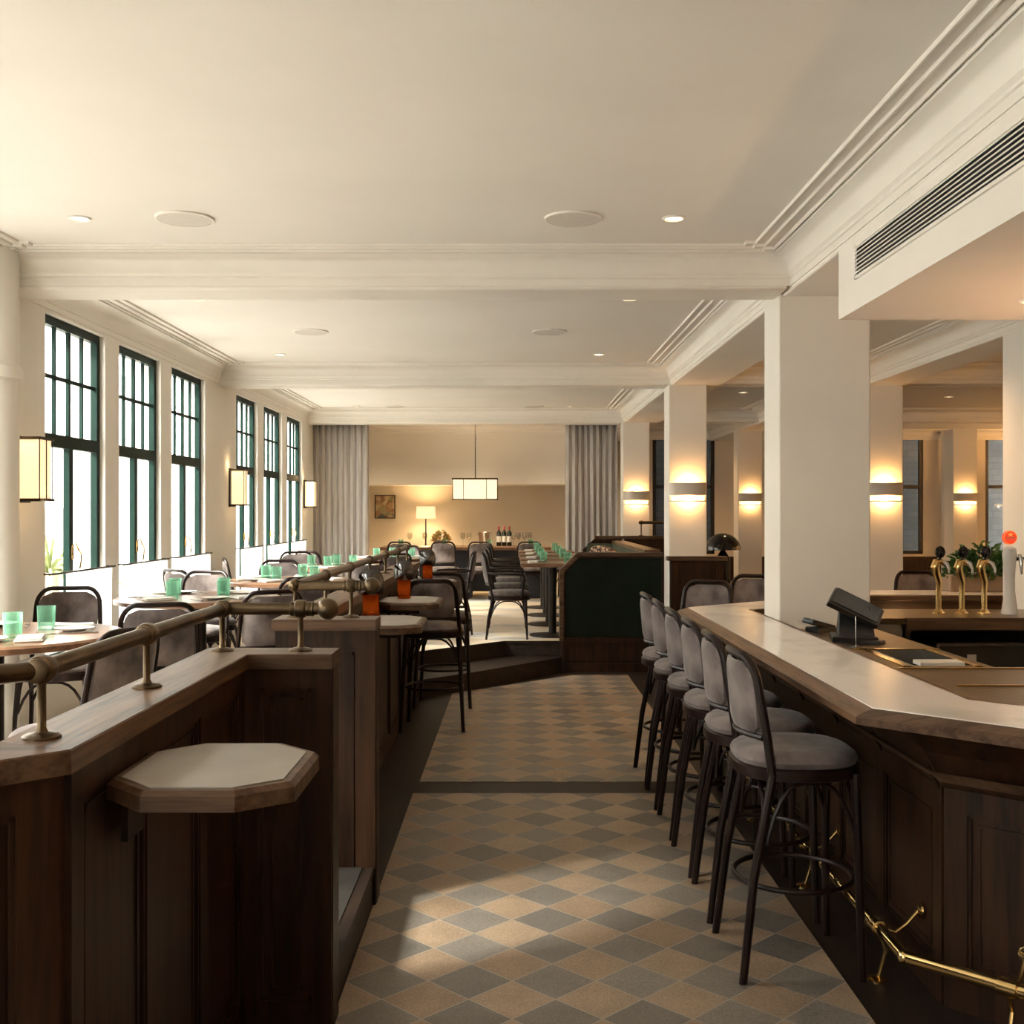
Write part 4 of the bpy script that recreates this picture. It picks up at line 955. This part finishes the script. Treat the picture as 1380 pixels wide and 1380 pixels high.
# far side of the bar
t = empty('rear_bar_counter', (0, 0, 0)); tag(t, 'far marble-topped side of the bar, behind the beer taps', 'bar counter')
MB().box(2.12, 4.2, 8.16, 8.72, .925, .967).build('counter_edge', 'oak_x', t, False, bevel=.006); MB().box(2.15, 4.15, 8.22, 8.66, .96, .972).build('marble_top', 'marble', t, False)
m = MB().box(2.2, 4.15, 8.3, 8.5, 0, .925); panels(m, (2.2, 8.3), (4.15, 8.3), .2, .92, 5); m.build('bar_front', 'oak_x', t, False)
light('POINT', (2.9, 8.1, .80), 1.2, WARM, .05)

# ------------------------------------------------------------------ booth
t = empty('booth_screen', (0, 0, 0)); tag(t, 'dark green leather booth screen with chamfered oak frame, left of the bar', 'booth')
def xz(mb, pts, y0, y1):
    n = len(pts); mb.add([(x, y0, z) for x, z in pts]+[(x, y1, z) for x, z in pts], [tuple(range(n)), tuple(range(n, 2*n))[::-1]]+[(i, (i+1) % n, n+(i+1) % n, n+i) for i in range(n)])
m = MB(); xz(m, [(.49, 0), (1.49, 0), (1.49, 1.15), (.66, 1.15), (.49, .99)], 11.0, 11.10); m.build('screen_body', 'oak_v', t, False)
m = MB(); xz(m, [(.53, .35), (1.47, .35), (1.47, 1.12), (.675, 1.12), (.53, .98)], 10.985, 11.0); m.build('leather_panel', 'greenleather', t, False)
m = MB(); xz(m, [(.47, .30), (.51, .30), (.51, .985), (.665, 1.14), (1.49, 1.14), (1.49, 1.18), (.645, 1.18), (.47, 1.005)], 10.97, 11.13); m.build('oak_cap', 'oak_x', t, False)
m = MB(); panels(m, (.49, 11.0), (1.49, 11.0), 0, .34, 1, .05); m.build('panelling', 'oak_v', t, False)
t = empty('oak_partition', (0, 0, 0)); tag(t, 'dark oak panelled partition below the second square column', 'partition')
m = MB().box(1.50, 2.0, 10.50, 10.60, 0, 1.12); panels(m, (1.50, 10.5), (2.0, 10.5), 0, 1.11, 1); m.build('partition_body', 'oak_v', t, False)
MB().box(1.47, 2.03, 10.47, 10.63, 1.12, 1.16).build('cap_rail', 'oak_x', t, False)
t = empty('banquette', (0, 0, PZ)); tag(t, 'green upholstered banquette behind the booth screen', 'bench')
MB().box(.95, 1.44, 11.16, 14.8, 0, .38).build('base', 'oak_v', t, False); MB().box(.93, 1.36, 11.15, 14.8, .38, .47).build('seat', 'greencush', t, False, bevel=.02)
MB().box(1.34, 1.46, 11.15, 14.8, .38, .86).build('backrest', 'greencush', t, False, bevel=.02); MB().box(1.33, 1.49, 11.15, 14.85, .86, .90).build('cap_rail', 'oak_y', t, False)
t = empty('oak_partition', (0, 0, 0)); tag(t, 'farthest oak partition with a short brass rail on top, left of the second column', 'partition')
m = MB(); xz(m, [(.95, PZ), (1.47, PZ), (1.47, 1.22), (1.10, 1.22), (.95, 1.08)], 14.86, 14.94); m.box(1.5, 2.5, 14.86, 14.94, 0, 1.22); m.build('partition_body', 'oak_v', t, False)
m = MB(); m.box(1.10, 2.5, 14.82, 14.98, 1.22, 1.26); m.build('cap_rail', 'oak_x', t, False)
MB().box(1.0, 1.46, 14.82, 14.86, .75, 1.16).build('green_panel', 'greencush', t, False, bevel=.01)
rail('brass_handrail', [(1.70, 14.9), (2.35, 14.9)], [((1.73, 14.9), (1, 0)), ((2.3, 14.9), (1, 0))], [], 'short brass handrail at the rear, left of the second column', zr=1.44, zc=1.26)
pil = MB()
for y, lb in ((14.35, 'farther'), (13.6, 'nearer')):
    R = []
    for k in range(9):
        q = -1+k/4; s = math.sqrt(max(0, 1-q*q))**.5; s = max(s, .02)
        R.append([(math.copysign(abs(math.cos(2*PI*i/24))**.5, math.cos(2*PI*i/24))*.19*(.55+.45*s), q*.06, math.copysign(abs(math.sin(2*PI*i/24))**.5, math.sin(2*PI*i/24))*.19*(.55+.45*s)) for i in range(24)])
    o = MB().rings(R).build('throw_pillow', 'pillow'); o.location = (1.16, y, PZ+.47+.19); o.rotation_euler = (.2, 0, -.9); tag(o, 'patterned throw pillow on the green banquette, %s of the two' % lb, 'pillow', 'patterned pillows')

# side-room counter with mushroom lamp
t = empty('service_counter', (2.42, 12.45, 0)); tag(t, 'dark oak service counter holding the black mushroom lamp', 'counter')
m = MB().box(-.55, .75, -.25, .3, 0, .755); panels(m, (-.55, -.25), (.75, -.25), 0, .75, 3); m.build('cabinet', 'oak_v', t, False); MB().box(-.58, .78, -.29, .33, .755, .79).build('worktop', 'oak_x', t, False)
t = empty('mushroom_lamp', (2.34, 12.35, .79)); tag(t, 'glossy black dome-shaded table lamp on the service counter', 'lamp')
MB().lathe((0, 0, 0), [(.085, 0), (.085, .27), (.02, .37)], 32).build('base', 'lacquer', t)
MB().lathe((0, 0, 0), [(.01, .36), (.01, .40)], 10).build('stem', 'lacquer', t)
MB().lathe((0, 0, .0), [(.195*math.cos(a), .37+.185*math.sin(a)) for a in [PI/2*k/10 for k in range(11)]][:-1]+[(.001, .555)], 36, False).build('dome_shade', 'lacquer', t)
ps = MB()
for k in range(4): ps.lathe((0, 0, k*.011), [(.05, 0), (.085, .012), (.08, .013), (.001, .008)], 24)
tag(ps.build('plate_stack', 'plate', loc=(2.60, 12.3, .79)), 'stack of white plates beside the mushroom lamp', 'plates')

# candle lanterns on the octagonal tables
def candle(x, y, z, s, label):
    t = empty('candle_lantern', (x, y, z)); tag(t, label, 'lantern', 'amber glass table lanterns')
    MB().lathe((0, 0, 0), [(.034*s, 0), (.036*s, .005), (.036*s, .12*s), (.033*s, .12*s), (.032*s, .01), (.001, .01)], 24).build('glass_base', 'amber', t)
    MB().lathe((0, 0, 0), [(.052*s, .105*s), (.056*s, .12*s), (.056*s, .165*s), (.048*s, .195*s), (.030*s, .21*s), (.001, .212*s)], 28, False).build('glass_dome', 'smoke', t)
    MB().lathe((0, 0, 0), [(.018, .012), (.018, .03), (.001, .032)], 12).build('candle', 'label', t)
    light('POINT', (0, 0, .06), .045, (1, .66, .36), .004, t)
candle(-.70, 5.52, 1.052, 1.15, 'largest smoked and amber glass lantern, just behind the ball finial')
candle(-.66, 6.80, 1.052, 1.1, 'amber glass lantern with smoked dome on the middle octagonal table')
candle(-.66, 8.70, 1.052, 1.1, 'amber glass lantern with smoked dome on the farthest octagonal table')
